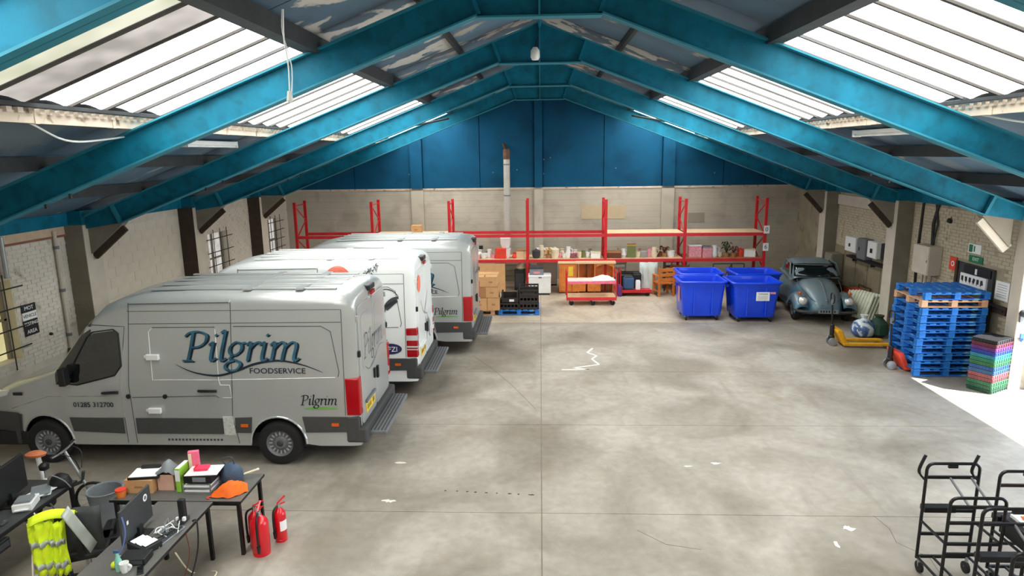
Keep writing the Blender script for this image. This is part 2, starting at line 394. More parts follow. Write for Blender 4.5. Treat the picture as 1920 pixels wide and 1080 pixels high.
# ---- portal frames: each a thing
nm = ['nearest, out of view overhead', 'crossing the top left corner', 'nearest one seen whole', 'second one back', 'third one back', 'last one before the blue gable']
HB, W0 = 6.3, .755
XC = 8.95
for k, y in enumerate(FY):
    if k == 0: labs = 'teal steel roof frame over the viewer, first of the row'
    else: labs = 'teal steel portal roof frame, ' + nm[k]
    t = thing('portal_frame', labs, 'roof frame', (0, y, 0), group='teal portal frames')
    D = .43
    def zb(x): return HB-SL*(abs(x)-W0)
    for sg in (-1, 1):
        xs, xe = (0, 9.2)
        ztop = lambda x: HB+SL*W0-SL*abs(x)+D
        MB().prism([(0, HB+SL*W0+.0), (sg*8.3, zb(8.3)), (sg*9.08, zb(8.3)-.12), (sg*9.08, ztop(9.08)), (0, ztop(0))], -.007, .007, 'y').build('rafter_web', m_steel, t)
        MB().prism([(sg*W0, zb(W0)), (sg*8.35, zb(8.35)), (sg*8.35, zb(8.35)+.022), (sg*W0, zb(W0)+.022)], -.095, .095, 'y').build('bottom_flange', m_edge, t)
        MB().prism([(0, ztop(0)-.022), (sg*9.05, ztop(9.05)-.022), (sg*9.05, ztop(9.05)), (0, ztop(0))], -.095, .095, 'y').build('top_flange', m_edge, t)
        MB().prism([(0, HB), (sg*W0, HB), (0, HB+SL*W0)], -.008, .008, 'y').build('apex_gusset', m_steel, t)
        MB().box(-sg*0, sg*W0, -.095, .095, HB-.022, HB).build('haunch_flange', m_edge, t)
        MB().prism([(sg*(W0-.05), HB+.02), (sg*(W0+.0), HB+.02), (sg*(W0+.13), ztop(W0+.13)-.02), (sg*(W0+.08), ztop(W0+.08)-.02)], -.085, .085, 'y').build('stiffener', m_steel, t)
        MB().prism([(sg*8.3, zb(8.3)), (sg*8.35, zb(8.35)), (sg*8.5, ztop(8.5)-.02), (sg*8.45, ztop(8.45)-.02)], -.09, .09, 'y').build('end_plate', m_edge, t)
        for bb in (6.2, 6.55):
            MB().bar((sg*bb, .0, zb(bb)-.06), (sg*bb, .0, zb(bb)-.0), .03).build('bolt', m_dark, t)
    MB().box(-.012, .012, -.095, .095, HB, HB+SL*W0+D).build('ridge_plate', m_edge, t)
for k in range(5): MB().tube([(0, FY[k]+.1, 6.92), (0, FY[k+1]-.1, 6.92)], .03, 8).build('ridge_tie', m_steel, rf)

# ---- gable wall
GY = 24.5
wg = MB().box(-9.6, 9.6, GY, GY+.25, 0, 3.37).build('wall_back', m_conc, kind='structure')
MB().prism([(-9.6, 3.37), (9.6, 3.37), (9.6, 3.6), (0, 7.3), (-9.6, 3.6)], GY+.05, GY+.25, 'y').build('gable_backing', m_gblue, wg)
MB().box(-9.4, 9.4, GY-.03, GY, 3.36, 3.43).build('ledge', m_timber, wg)
seams = [-9.35, -6.85, -4.75, -4.3, -2.2, -.22, .1, 2.3, 4.4, 4.85, 6.6, 8.1, 9.35]
for a, b in zip(seams[:-1], seams[1:]):
    pil = (a, b) in ((-4.75, -4.3), (-.22, .1), (4.4, 4.85))
    ts = lambda x: max(3.5, 7.1-SL*abs(x))
    d = .16 if pil else .02
    xs = [a+.012, b-.012] if a*b > 0 or pil else [a+.012, 0, b-.012]
    poly = [(xs[0], 3.43), (xs[-1], 3.43)]+[(x, ts(x)) for x in reversed(xs)]
    MB().prism(poly, GY-d-.01, GY+.05, 'y').build('gable_panel', m_gblue, wg)
    if pil:
        MB().box(a, b, GY-.14, GY+.01, 0, 3.36).build('pilaster', m_conc, wg)
m_patch = M('cream_repair_patch', (196, 178, 146), .85, 0, .05, 4)
MB().box(1.5, 3.1, GY-.012, GY+.01, 2.25, 2.75).build('repair_patch', m_patch, wg)
m_patch2 = M('grey_repair_patch', (158, 150, 134), .85, 0, .05, 4)
MB().box(5.4, 6.0, GY-.01, GY+.01, 2.1, 2.45).build('repair_patch', m_patch2, wg)
# faint blockwork courses: thin strips in a darker mortar colour
jt = MB()
for i in range(15): jt.box(-9.3, 9.3, GY-.002, GY+.003, .22*i+.1, .22*i+.106)
jt.build('mortar_joint', M('darker_mortar', (150, 142, 124), .9), wg, kind='stuff')
for k in range(10):
    x = random.uniform(-8, 8); MB().cbox((x, GY-.03, random.uniform(3.7, 4.6)), (.03, .03, .03)).build('fixing', m_galv, wg)

MB().box(-9.6, 9.6, -1.75, -1.5, 0, 7.3).build('wall_front', m_conc, kind='structure')
# ---- side walls
WX = 9.35; WL = 9.5
def bricks(name, wall, X, sg, y0, y1, z0, z1, holes, mat, bl=.225, bh=.075, proud=.008):
    mb = MB(); r = random.Random(int(y0*10)+5)
    nrow = int((z1-z0)/bh)
    for i in range(nrow):
        z = z0+i*bh; y = y0-(bl/2 if i % 2 else 0)
        while y < y1:
            a, b = max(y+.005, y0), min(y+bl-.005, y1); y += bl
            if b-a < .03: continue
            if any(a < h[1] and b > h[0] and z < h[3] and z+bh > h[2] for h in holes): continue
            p = proud+r.uniform(-.003, .004); zt = z+bh-.009
            x0, x1 = X, X-sg*p
            mb.add([(x0, a, z), (x0, b, z), (x0, b, zt), (x0, a, zt), (x1, a, z), (x1, b, z), (x1, b, zt), (x1, a, zt)],
                   [(4, 5, 6, 7), (0, 4, 7, 3), (1, 2, 6, 5), (3, 7, 6, 2), (0, 1, 5, 4)])
    return mb.build(name, mat, wall, kind='stuff')
ZT = 3.62
# left
wl = MB()
wl.box(-WL-.3, -WL, -1.5, 9.3, 0, ZT); wl.box(-WL-.3, -WL, 9.3, 11.25, 0, 1.1); wl.box(-WL-.3, -WL, 9.3, 11.25, 2.57, ZT)
wl.box(-WL-.3, -WL, 11.25, 18.42, 0, ZT); wl.box(-WL-.3, -WL, 18.42, 19.65, 0, .95); wl.box(-WL-.3, -WL, 18.42, 19.65, 2.5, ZT)
wl.box(-WL-.3, -WL, 19.65, 22.55, 0, ZT); wl.box(-WL-.3, -WL, 22.55, 23.8, 0, .95); wl.box(-WL-.3, -WL, 22.55, 23.8, 2.5, ZT); wl.box(-WL-.3, -WL, 23.8, GY+.25, 0, ZT)
wl = wl.build('wall_left', m_mortar, kind='structure')
bricks('brick_face', wl, -WL, -1, 8.8, 12.75, .9, 3.15, [(9.3, 11.25, 1.1, 2.57)], m_brick)
bricks('brick_face', wl, -WL, -1, 17.5, 21.2, 1.3, 3.1, [(18.42, 19.65, .95, 2.5)], m_brick)
bricks('brick_face', wl, -WL, -1, 21.7, 24.5, 1.0, 3.3, [(22.55, 23.8, .95, 2.5)], m_brick)
bricks('brick_face', wl, -WL, -1, 3, 8.8, .9, 3.15, [], m_brick)
# blockwork infill of the third bay, block by block
bk = None
for i in range(9):
    y = 13.3-(.22 if i % 2 else 0); z = 1.18+i*.222
    while y < 17.0:
        a, b = max(y, 13.3)+.002, min(y+.443, 17.0)-.002; y += .445
        if b-a < .05: continue
        p = random.uniform(.004, .008)
        if b-a > .435:
            if bk is None: bk = MB().box(0, .014, 0, .439, 0, .2185).build('block', m_block, wl, loc=(-WL-.008+p-.006, a, z))
            else: place(bk, wl, (-WL-.008+p-.006, a, z))
        else: MB().box(0, .014, 0, b-a, 0, .2185).build('block', m_block, wl, loc=(-WL-.008+p-.006, a, z))
MB().box(-WL-.01, -WL+.05, -.2, 12.75, 3.16, 3.2).build('wall_pipe', M('rusty_pipe', (140, 90, 70), .7), wl)
MB().box(-WL-.02, -WL+.03, -.2, 12.75, 3.2, 3.37).build('plaster_band', M('pinkish_plaster', (205, 178, 150), .8), wl)
MB().box(-WL-.02, -WL+.12, -.2, 24.4, 3.37, 3.62).build('eaves_beam', m_steel, wl)
# pipes beside the first pier
pp = thing('downpipe', 'white painted downpipe on the left wall beside the nearest brick pier', 'pipe', (-WL+.06, 12.42, 0))
MB().tube([(0, 0, .9), (0, 0, 3.3)], .035, 10).build('pipe', m_pierw, pp, smooth=True)
for z in (1.2, 2.1, 2.95): MB().lathe([(.05, z), (.05, z+.06)], 10).build('bracket', m_grey, pp)
MB().box(-.03, .06, -.06, .06, .78, .95).build('shoe', m_dgrey, pp)
pv = thing('downpipe', 'bright grey steel downpipe at the left edge of the view above the barred window', 'pipe', (-WL+.1, 11.08, 0))
MB().tube([(0, 0, 2.62), (0, 0, 3.35)], .04, 10).build('pipe', m_galv, pv, smooth=True)
# windows with bars
def barwin(n, y0, y1, z0, z1, glow, lab, nb, nh):
    w = MB().box(-WL-.26, -WL-.24, y0, y1, z0, z1).build('window_%d' % n, glow, kind='structure')
    w['label'] = lab
    MB().box(-WL-.24, -WL-.18, y0, y0+.06, z0, z1).build('window_frame', m_pier, w)
    MB().box(-WL-.24, -WL-.18, y1-.06, y1, z0, z1).build('window_frame', m_pier, w)
    MB().box(-WL-.24, -WL-.18, y0, y1, (z0+z1)/2-.02, (z0+z1)/2+.02).build('glazing_bar', m_pier, w)
    MB().box(-WL-.24, -WL-.18, (y0+y1)/2-.02, (y0+y1)/2+.02, z0, z1).build('glazing_bar', m_pier, w)
    g = thing('window_grille', lab.replace('window', 'steel bar grille over the window'), 'grille', (-WL+.05, (y0+y1)/2, 0), group='window grilles')
    for i in range(nh):
        z = z0+(z1-z0)*(i+.6)/nh; MB().tube([(0, y0-(y0+y1)/2-.15, z), (0, (y1-y0)/2+.2, z)], .013, 6).build('horizontal_bar', m_dark, g)
    for i in range(nb):
        y = (y1-y0)*((i+.5)/nb-.5); MB().tube([(.02, y, z0-.15), (.02, y, z1+.12)], .011, 6).build('vertical_bar', m_dark, g)
    return w
gl_y = emis('daylit_blind', (236, 226, 168), .75, (215, 205, 150), 2)
gl_w = emis('daylit_frosted_pane', (226, 222, 214), .72, (200, 196, 190), 3)
barwin(1, 9.3, 11.25, 1.1, 2.57, gl_y, 'nearest barred window on the left wall, pale yellow blind behind', 4, 4)
barwin(2, 18.42, 19.65, .95, 2.5, gl_w, 'barred window on the left wall above the middle van', 3, 4)
barwin(3, 22.55, 23.8, .95, 2.5, gl_w, 'far barred window on the left wall beside the red racking', 3, 5)
# right wall with roller-door opening
wr = MB(); wr.box(WX, WX+.3, 12.75, GY+.25, 0, ZT); wr.box(WX, WX+.3, 4.4, 12.75, 3.05, ZT); wr.box(WX, WX+.3, -1.5, 4.4, 0, ZT)
wr = wr.build('wall_right', M('drab_cream_render', (160, 148, 126), .85, 0, .12, 2, .3, (2.5, (120, 108, 90), .55, .72)), kind='structure')
bricks('brick_face', wr, WX, 1, 13.3, 16.95, .9, 3.3, [(13.6, 15.0, 0, 2.2)], m_brickr)
bricks('brick_face', wr, WX, 1, 17.5, 21.2, 1.75, 2.95, [], m_brickr)
MB().box(WX-.05, WX+.02, 17.5, 21.2, 2.98, 3.28).build('concrete_lintel', m_pierw, wr)
MB().box(WX-.14, WX, 4.4, 24.4, 3.37, 3.62).build('eaves_beam', m_steel, wr)
for k in range(5):
    MB().box(WX-.03, WX+.0, 17.55+k*.73, 17.55+k*.73+.7, 0, 1.7).build('wall_panel', M('grimy_sheet_panel', (140, 128, 104), .8, 0, .15, 2, 0, (2., (105, 92, 74), .5, .7)), wr)
# piers
def pier(x0, x1, y, d, mat, side, sg):
    w = wl if sg < 0 else wr
    MB().box(x0, x1, y, y+d, 0, 3.38).build('pier', mat, w, bevel=.01)
    MB().box((x0 if sg > 0 else x1-.012), (x0+.012 if sg > 0 else x1), y+.012, y+d, 0, 3.37).build('pier_side', side, w, loc=(.002*-sg, 0, 0))
    MB().box(x0, x1, y, y+d, 3.38, 3.66).build('pier_head', m_steel, w)
for y, mt, ms in ((8.45, m_pier, m_pierw), (12.75, m_pier, m_pierw), (17.0, m_pierd, m_pierw), (21.2, m_pierd, m_block)):  # the two far piers' dark fronts have shade put into their colour
    pier(-WL, -9.1, y, .5, mt, ms, -1)
for y, mt, ms in ((12.68, m_pierw, m_pierw), (17.0, m_pier, m_pierw), (21.2, m_pier, m_pierw)):
    pier(8.95 if y > 14 else 9.12, WX, y, .45 if y > 14 else .3, mt, ms, 1)
pier(8.95, WX, 4.0, .45, m_pier, m_pierw, 1)
# timber knee braces
for sg in (-1, 1):
    for y in (8.7, 13.0, 17.25, 21.45):
        if sg > 0 and y < 9: continue
        w = wl if sg < 0 else wr
        e_ = 9.1 if sg < 0 else 8.95
        MB().bar((sg*e_, y, 2.74), (sg*8.4, y, 3.32), .07, .2, up=(0, 0, 1)).build('knee_brace', m_pierd if sg < 0 or y > 15 else m_pierw, w)
        MB().prism([(sg*e_, 2.78), (sg*8.42, 3.34), (sg*8.35, 3.42), (sg*e_, 3.42)], y-.09, y+.09, 'y').build('knee_gusset', m_pier, w)
# door reveal, outside red-brick jamb
MB().box(WX+.3, WX+.55, 12.55, 12.95, 0, 3.3).build('trim_1', M('pinkish_brick_jamb', (196, 160, 146), .8, 0, .15, 8), kind='structure')
# doorway in right wall, behind the pallets
dr = MB().box(WX-.06, WX-.01, 13.75, 14.98, 0, 2.18).build('door_1', m_dgrey, kind='structure'); dr['label'] = 'dark doorway in the right wall behind the blue pallets'
MB().box(WX-.09, WX-.06, 14.9, 14.98, 0, 2.2).build('door_frame', m_pierd, dr)
MB().box(WX-.09, WX-.05, 13.8, 14.68, 1.99, 2.16).build('dark_panel', m_black, dr)
MB().box(WX-.1, WX-.06, 13.9, 14.75, 1.45, 1.97).build('notice_sheet', m_paper, dr)
sq = MB()
for k in range(6): sq.cbox((WX-.103, 14.02+k*.13, 1.86), (.004, .07, .1), (R(random.uniform(-20, 20)), 0, 0)); sq.cbox((WX-.103, 14.05+k*.12, 1.84), (.004, .02, .12))
sq.build('pen_marking', m_dgrey, dr)
MB().box(WX-.1, WX-.06, 14.22, 14.28, 2.0, 2.12).build('label_strip', m_paper, dr)

# ---- services on the right wall
def wallbox(name, lab, cat, y0, y1, z0, z1, d, mat, group=None):
    t = thing(name, lab, cat, (WX-.012, (y0+y1)/2, z0), group=group); h = z1-z0; w = y1-y0
    MB().box(-d, 0, -w/2, w/2, 0, h).build('enclosure', mat, t, bevel=.008)
    MB().box(-d-.012, -d, -w/2+.015, w/2-.015, .015, h-.015).build('cover', mat, t, bevel=.004)
    return t, w, h
t, w, h = wallbox('switch_box', 'white switch box on the right wall, left of the grey one', 'switch box', 19.35, 20.0, 1.7, 2.13, .25, m_white)
MB().cbox((-.275, .0, .2), (.03, .05, .09)).build('lever', m_black, t)
t, w, h = wallbox('switch_box', 'grey steel switch box between the two white ones on the right wall', 'switch box', 18.8, 19.3, 1.56, 2.16, .22, m_grey)
MB().cbox((-.24, .1, .3), (.02, .04, .1)).build('handle', m_dgrey, t)
t, w, h = wallbox('switch_box', 'smaller white switch box with a black window, right of the grey box', 'switch box', 18.2, 18.7, 1.7, 2.15, .22, m_white)
MB().cbox((-.24, 0, .2), (.012, .12, .12)).build('window', m_black, t)
t, w, h = wallbox('meter_box', 'black meter box on the wall board beside the smaller white switch box', 'meter box', 17.9, 18.12, 1.72, 2.15, .14, m_black)
t, w, h = wallbox('junction_box', 'small cream junction box low on the wall board', 'junction box', 17.75, 17.98, 1.62, 1.82, .1, m_pierw)
sb = thing('wall_board', 'dark ledge board under the switch boxes on the right wall', 'shelf', (WX-.15, 18.6, 1.58))
MB().box(-.1, .14, -1.35, 1.3, -.06, 0).build('board', m_black, sb)
for y in (-1.1, 0, 1.1): MB().box(0, .14, y-.02, y+.02, -.16, -.06).build('bracket', m_dark, sb)
cn = thing('cable_duct', 'grey cable duct dropping to the switch boxes on the right wall', 'conduit', (WX-.04, 17.75, 0))
MB().tube([(0, 0, 1.6), (0, 0, 2.6), (0, .25, 3.1)], .05, 8).build('duct', m_grey, cn); MB().tube([(-.02, .12, 1.9), (0, .12, 3.0)], .02, 6).build('cable', m_black, cn)
cn = thing('cable_run', 'black cables hanging down beside the pier right of the switch boxes', 'cable', (WX-.03, 16.55, 0))
MB().tube([(0, 0, .9), (-.02, .05, 2.0), (0, .02, 3.35)], .03, 8).build('cable', m_black, cn); MB().tube([(-.02, -.55, 2.38), (-.02, -.5, 2.9), (0, -.62, 3.4)], .035, 7).build('cable', m_dark, cn)
MB().tube([(-.05, -.62, 2.38), (-.02, -.68, 2.9), (0, -.5, 3.4)], .022, 7).build('cable', m_dark, cn)
t, w, h = wallbox('electric_cabinet', 'tall cream electrical cabinet on the right wall above the pallets', 'cabinet', 15.62, 16.28, 1.72, 2.4, .3, m_pierw)
MB().box(-.318, -.31, -.28, -.26, .3, .36).build('lock', m_dgrey, t)
for y in (-.2, .0, .15): MB().tube([(-.12, y, -.5), (-.12, y, 0)], .014, 6).build('conduit', m_grey, t)
cb = thing('security_camera', 'small black camera high on the right wall near the cabinet', 'camera', (WX-.02, 15.45, 3.02))
MB().lathe([(.03, -.1), (.05, -.08), (.055, .06), (.03, .07)], 10, Matrix.Rotation(R(-70), 4, 'Y')).build('housing', m_black, cb, smooth=True)
MB().tube([(0, 0, .1), (0, 0, 0)], .015, 6).build('arm', m_grey, cb)
m_exg = M('exit_green', (20, 120, 80), .5)
def sign(name, lab, y, z, w, h, mat, border=None, d=.012, X=WX-.014):
    t = thing(name, lab, 'sign', (X, y, z)); MB().box(-d, 0, -w/2, w/2, -h/2, h/2).build('board', mat, t)
    return t
t = sign('exit_sign', 'upper white and green exit sign on the right wall', 14.5, 2.52, .42, .2, m_paper)
MB().box(-.016, -.012, .06, .18, -.08, .08).build('running_figure_panel', m_exg, t); MB().box(-.016, -.012, -.02, .02, -.06, .06).build('arrow', m_exg, t)
t = sign('exit_sign', 'lower dark green exit sign directly above the doorway', 14.42, 2.3, .46, .15, m_exg)
text('lettering', 'EXIT', .1, m_paper, t, FACE((-.014, 0, 0), (-1, 0, 0)))
t = sign('fire_point_sign', 'red notice on the right wall left of the doorway', 15.18, 2.09, .26, .3, m_redo)
MB().lathe([(.06, .013), (.06, .018)], 14, Matrix.Rotation(R(-90), 4, 'Y')).build('round_symbol', m_paper, t)
MB().lathe([(.035, .018), (.035, .022)], 12, Matrix.Rotation(R(-90), 4, 'Y')).build('symbol_centre', m_redo, t)
t = sign('notice', 'white paper notice right of the doorway on the right wall', 13.5, 1.8, .4, .38, m_paper)
ln = MB()
for k in range(6): ln.box(-.0135, -.012, -.14, .14, -.13+k*.05, -.122+k*.05)
ln.build('printed_line', m_grey, t)
t = thing('shelf_board', 'dark board on the wall below the paper notice', 'shelf', (WX-.02, 13.5, 1.42)); MB().box(-.06, 0, -.25, .25, -.08, .08).build('board', m_pierd, t); MB().box(-.08, -.06, -.2, .2, -.02, .02).build('rail', m_dark, t)
t = thing('door_control', 'grey control unit on the white pier by the sunlit door opening', 'control box', (9.19, 12.66, 1.55))
MB().lathe([(.07, 0), (.075, .06), (.05, .1)], 14, Matrix.Rotation(R(90), 4, 'X')).build('dial', m_dgrey, t, smooth=True); MB().box(-.05, .08, -.03, .01, -.18, -.04).build('switch', m_grey, t); MB().tube([(.1, -.01, -.1), (.1, -.01, 1.5)], .012, 6).build('conduit', m_pierw, t)
t = thing('hanging_gloves', 'blue and white work gloves hanging on the white pier below the control unit', 'gloves', (9.22, 12.66, 1.1))
for k, (dx, mt) in enumerate(((0, M('blue_glove', (60, 100, 170), .8)), (.07, m_white))):
    g = MB().cbox((dx, -.02, 0), (.07, .025, .1))
    for q in range(4): g.tube([(dx-.026+.018*q, -.02, -.04), (dx-.028+.019*q, -.02, -.1-(.02 if q in (1, 2) else 0))], .009, 6)
    g.tube([(dx+.03, -.02, .0), (dx+.055, -.02, -.05)], .01, 6); g.build('glove', mt, t, bevel=.006)
# ---- left wall sign
t = thing('wall_sign', 'black and white four-line sign on the left wall beside the nearest window', 'sign', (-WL+.016, 11.54, 1.76))
for k, (s, dark) in enumerate((('MOT', 1), ('VEHICLE', 0), ('TESTING', 1), ('AREA', 1))):
    z = .22-k*.147
    MB().box(0, .012, -.17, .17, z-.072, z+.072).build('plate', m_black if dark else m_paper, t)
    text('lettering', s, .085 if len(s) > 4 else .1, m_paper if dark else m_dgrey, t, FACE((.0135, 0, z), (1, 0, 0)), bold=.001)
t = thing('door_stop', 'small dark door stop knob on the left wall right of the black sign', 'fitting', (-WL+.016, 11.98, 1.36)); MB().lathe([(.03, 0), (.03, .03), (.015, .05)], 12, Matrix.Rotation(R(90), 4, 'Y')).build('knob', m_dark, t)

# ---- flue pipe
t = thing('flue_pipe', 'pale vertical flue pipe rising up the gable wall from the racking', 'flue', (-1.2, 24.1, 1.15))
MB().tube([(0, 0, 0), (0, 0, 3.35)], .115, 20).build('lower_pipe', M('pale_flue', (190, 186, 176), .5, .2, .08, 5), t, smooth=True)
MB().lathe([(.115, 3.3), (.12, 3.32), (.12, 3.62), (.1, 3.66)], 20).build('rusty_collar', M('rusty_steel', (110, 78, 60), .8, 0, .3, 9), t, smooth=True)
for z in (.6, 2.0, 3.1): MB().lathe([(.125, z), (.125, z+.04)], 20).build('band', m_grey, t)
MB().bar((0, .1, 3.6), (-.1, .22, 3.85), .12, .08).build('stay', m_pierd, t)

# ---- suspended lights, cables
def batten(x, y0, y1, z, lab, ang=0):
    L = y1-y0; t = thing('strip_light', lab, 'light', (x, (y0+y1)/2, z), group='suspended strip lights')
    MB().box(-.07, .07, -L/2, L/2, -.02, .05).build('body', m_white, t, bevel=.01)
    MB().box(-.06, .06, -L/2+.03, L/2-.03, -.06, -.02).build('diffuser', M('dull_diffuser', (240, 240, 236), .4), t, bevel=.02)
    for s in (-1, 1):
        MB().box(-.075, .075, s*L/2-.02, s*L/2+.02, -.065, .055).build('end_cap', m_white, t)
        MB().tube([(0, s*L*.38, .05), (0, s*L*.3, zr(x)-z-.1)], .005, 5).build('suspension_wire', m_galv, t)
batten(-5.85, 10.9, 12.7, 4.9, 'white strip light hung under the left roof slope')
batten(5.8, 10.85, 12.7, 4.94, 'white strip light hung under the right roof slope, nearest')
batten(5.8, 22.0, 23.2, 4.76, 'small far strip light under the right roof slope')
batten(-5.8, 21.7, 22.9, 4.74, 'small far strip light under the left roof slope')
t = thing('flood_lamp', 'small white lamp under the apex of the second frame', 'lamp', (-.08, 12.6, 6.42))
MB().lathe([(.06, -.1), (.085, -.05), (.08, .06), (.04, .12)], 14).build('globe', m_white, t, smooth=True); MB().tube([(0, 0, .1), (.05, .1, .3)], .012, 6).build('stem', m_dark, t)
def cable(lab, pts, r, mat, name='cable', cat='cable'):
    o = MB().tube(cr(pts, 6), r, 6).build(name, mat, smooth=True); o['label'] = lab; o['category'] = cat
cable('white cable sagging below the left timber purlin', [(-5.3, 5.8, 5.08), (-5.3, 6.7, 5.08), (-5.4, 7.5, 4.88), (-5.4, 8.2, 4.9), (-5.3, 9.1, 5.02)], .012, m_white)
cable('white cable sagging below the right timber purlin', [(5.3, 8.4, 5.04), (5.4, 7.7, 4.92), (5.4, 7.0, 4.92), (5.3, 6.0, 5.04)], .012, m_white)
t = thing('frayed_cord', 'frayed white cord hanging from the roof beside the left skylight', 'cord', (-2.4, 6.5, 5.22))
MB().tube(cr([(0, 0, 0), (.01, 0, .3), (-.02, .02, .55), (.0, 0, .8)], 5), .007, 6).build('cord', m_white, t)
MB().tube(cr([(.02, 0, .02), (.04, 0, .3), (-.03, .02, .6), (-.01, 0, .8)], 5), .005, 6).build('cord', m_white, t); MB().lathe([(.0, -.05), (.035, -.03), (.02, .06)], 8).build('frayed_end', m_white, t)
t = thing('hook', 'small white hook hanging under the left roof boards', 'hook', (-7.2, 8.9, 4.05)); MB().tube([(0, 0, 0), (.02, 0, .1), (0, 0, .3)], .012, 6).build('wire', m_white, t); MB().cbox((0, 0, -.02), (.06, .03, .05)).build('tip', m_white, t)
MB().tube([(-4.9, 17.3, 5.1), (-2.85, 21.2, 5.75)], .03, 6).build('roof_brace', m_dark, rf)
MB().tube([(4.9, 17.3, 5.1), (2.85, 21.2, 5.75)], .03, 6).build('roof_brace', m_dark, rf)
# ================================================================ VANS
def hw(u, z):                       # half width of the van body
    h = .99 if z < 1.3 else .99-.07*(z-1.3)/1.15
    if u < .9: h -= .055*((.9-u)/1.9)**2*4
    if u > 4.75: h -= .03*((u-4.75)/.18)**2
    return h
ROOF = [(-1.02, .62), (-1.0, .95), (-.93, 1.08), (-.75, 1.17), (-.4, 1.29), (0, 1.42), (.2, 1.49), (.27, 1.53), (.6, 1.93), (.92, 2.33), (1.1, 2.5), (1.35, 2.6), (1.7, 2.665), (2.4, 2.69), (4.6, 2.69), (4.8, 2.67), (4.9, 2.61), (4.93, 2.55)]
def ztop(u):
    for (a, p), (b, q) in zip(ROOF, ROOF[1:]):
        if a <= u <= b: return p+(q-p)*(u-a)/(b-a)
    return ROOF[0][1] if u < ROOF[0][0] else ROOF[-1][1]
AX = (0., 3.665); AR = .43
def zbot(u):
    z = .33 if u > -.6 else .33+.12*(-.6-u)
    for c in AX:
        d = abs(u-c)
        if d < AR: z = max(z, .36+math.sqrt(AR*AR-d*d))
    return z
def section(u, off=0.):
    zt = ztop(u); zb = zbot(u); rc = min(.17 if u > .9 else .1, (zt-zb)*.4)
    pts = []
    n = 13
    for i in range(n):
        z = zb+(zt-rc-zb)*i/(n-1); pts.append((-(hw(u, z)+off), z))
    h = hw(u, zt-rc)
    for i in range(1, 6):
        a = PI/2*i/5; pts.append((-(h-rc*1.3+rc*1.3*math.cos(a)+off*math.cos(a)), zt-rc+rc*math.sin(a)+off*math.sin(a)))
    yt = -(h-rc*1.3)
    for i in range(1, 4): pts.append((yt*(1-i/3), zt+.035*math.sin(PI/2*i/3)+off))
    return pts
US = sorted(set([r[0] for r in ROOF]+[-1.02+.0*i for i in range(1)]+[c+AR*math.cos(PI*i/14) for c in AX for i in range(15)]+[.4, .8, 1.5, 2., 2.9, 4.3, 4.86]))
def side(u, z, off=.004): return (u, -(hw(u, z)+off), z)
def patch(mb, poly, off=.004, th=.006):     # polygon lying on the near side of the body
    n = len(poly); a = [side(u, z, off+th) for u, z in poly]; b = [side(u, z, off-.012) for u, z in poly]
    mb.add(a+b, [tuple(range(n)), tuple(range(2*n-1, n-1, -1))]+[(i, (i+1) % n, (i+1) % n+n, i+n) for i in range(n)]); return mb
def rrect(x0, x1, z0, z1, r=.06, n=4):
    out = []
    for cx, cz, a0 in ((x1-r, z1-r, 0), (x0+r, z1-r, 90), (x0+r, z0+r, 180), (x1-r, z0+r, 270)):
        out += [(cx+r*math.cos(R(a0+90*i/n)), cz+r*math.sin(R(a0+90*i/n))) for i in range(n+1)]
    return out
def seam(mb, pts, r=.006, off=.0, closed=False):
    P = []
    for (a, b), (c, d) in zip(pts, pts[1:]+([pts[0]] if closed else [])):
        m = max(1, int(max(abs(c-a), abs(d-b))/.25))
        P += [side(a+(c-a)*i/m, b+(d-b)*i/m, off) for i in range(m)]
    if not closed: P.append(side(*pts[-1], off))
    mb.tube(P, r, 4, closed=closed); return mb
# ---- pen-drawn letters for the logo
GLY = {'P': ([[(.42, 1.5), (.4, .75), (.34, 0)], [(.05, 1.32), (.25, 1.5), (.7, 1.56), (1.1, 1.4), (1.12, 1.05), (.85, .78), (.42, .7)], [(.08, 0), (.62, 0)]], 1.32),
 'i': ([[(0, .85), (.2, 1.0), (.2, .9), (.16, .2), (.26, 0), (.45, .15)], [(.26, 1.34), (.34, 1.42)]], .52),
 'l': ([[(.02, 1.5), (.22, 1.62), (.2, 1.2), (.16, .2), (.26, 0), (.45, .15)]], .5),
 'g': ([[(.62, .9), (.35, 1.0), (.08, .75), (.1, .42), (.36, .3), (.62, .5), (.66, .8), (.5, .98)], [(.3, .3), (.14, .12), (.5, .02), (.72, -.2), (.55, -.48), (.2, -.52), (-.05, -.35), (.05, -.1), (.35, .02)], [(.6, .92), (.86, .98)]], .9),
 'r': ([[(0, .85), (.2, 1.0), (.18, .5), (.16, 0)], [(.18, .6), (.42, .92), (.66, 1.0), (.7, .88)]], .7),
 'm': ([[(0, .85), (.2, 1.0), (.18, .5), (.16, 0)], [(.18, .6), (.42, .92), (.62, 1.0), (.74, .8), (.7, .4), (.68, 0)], [(.7, .6), (.94, .92), (1.16, 1.0), (1.3, .8), (1.26, .2), (1.36, 0), (1.55, .15)]], 1.55)}
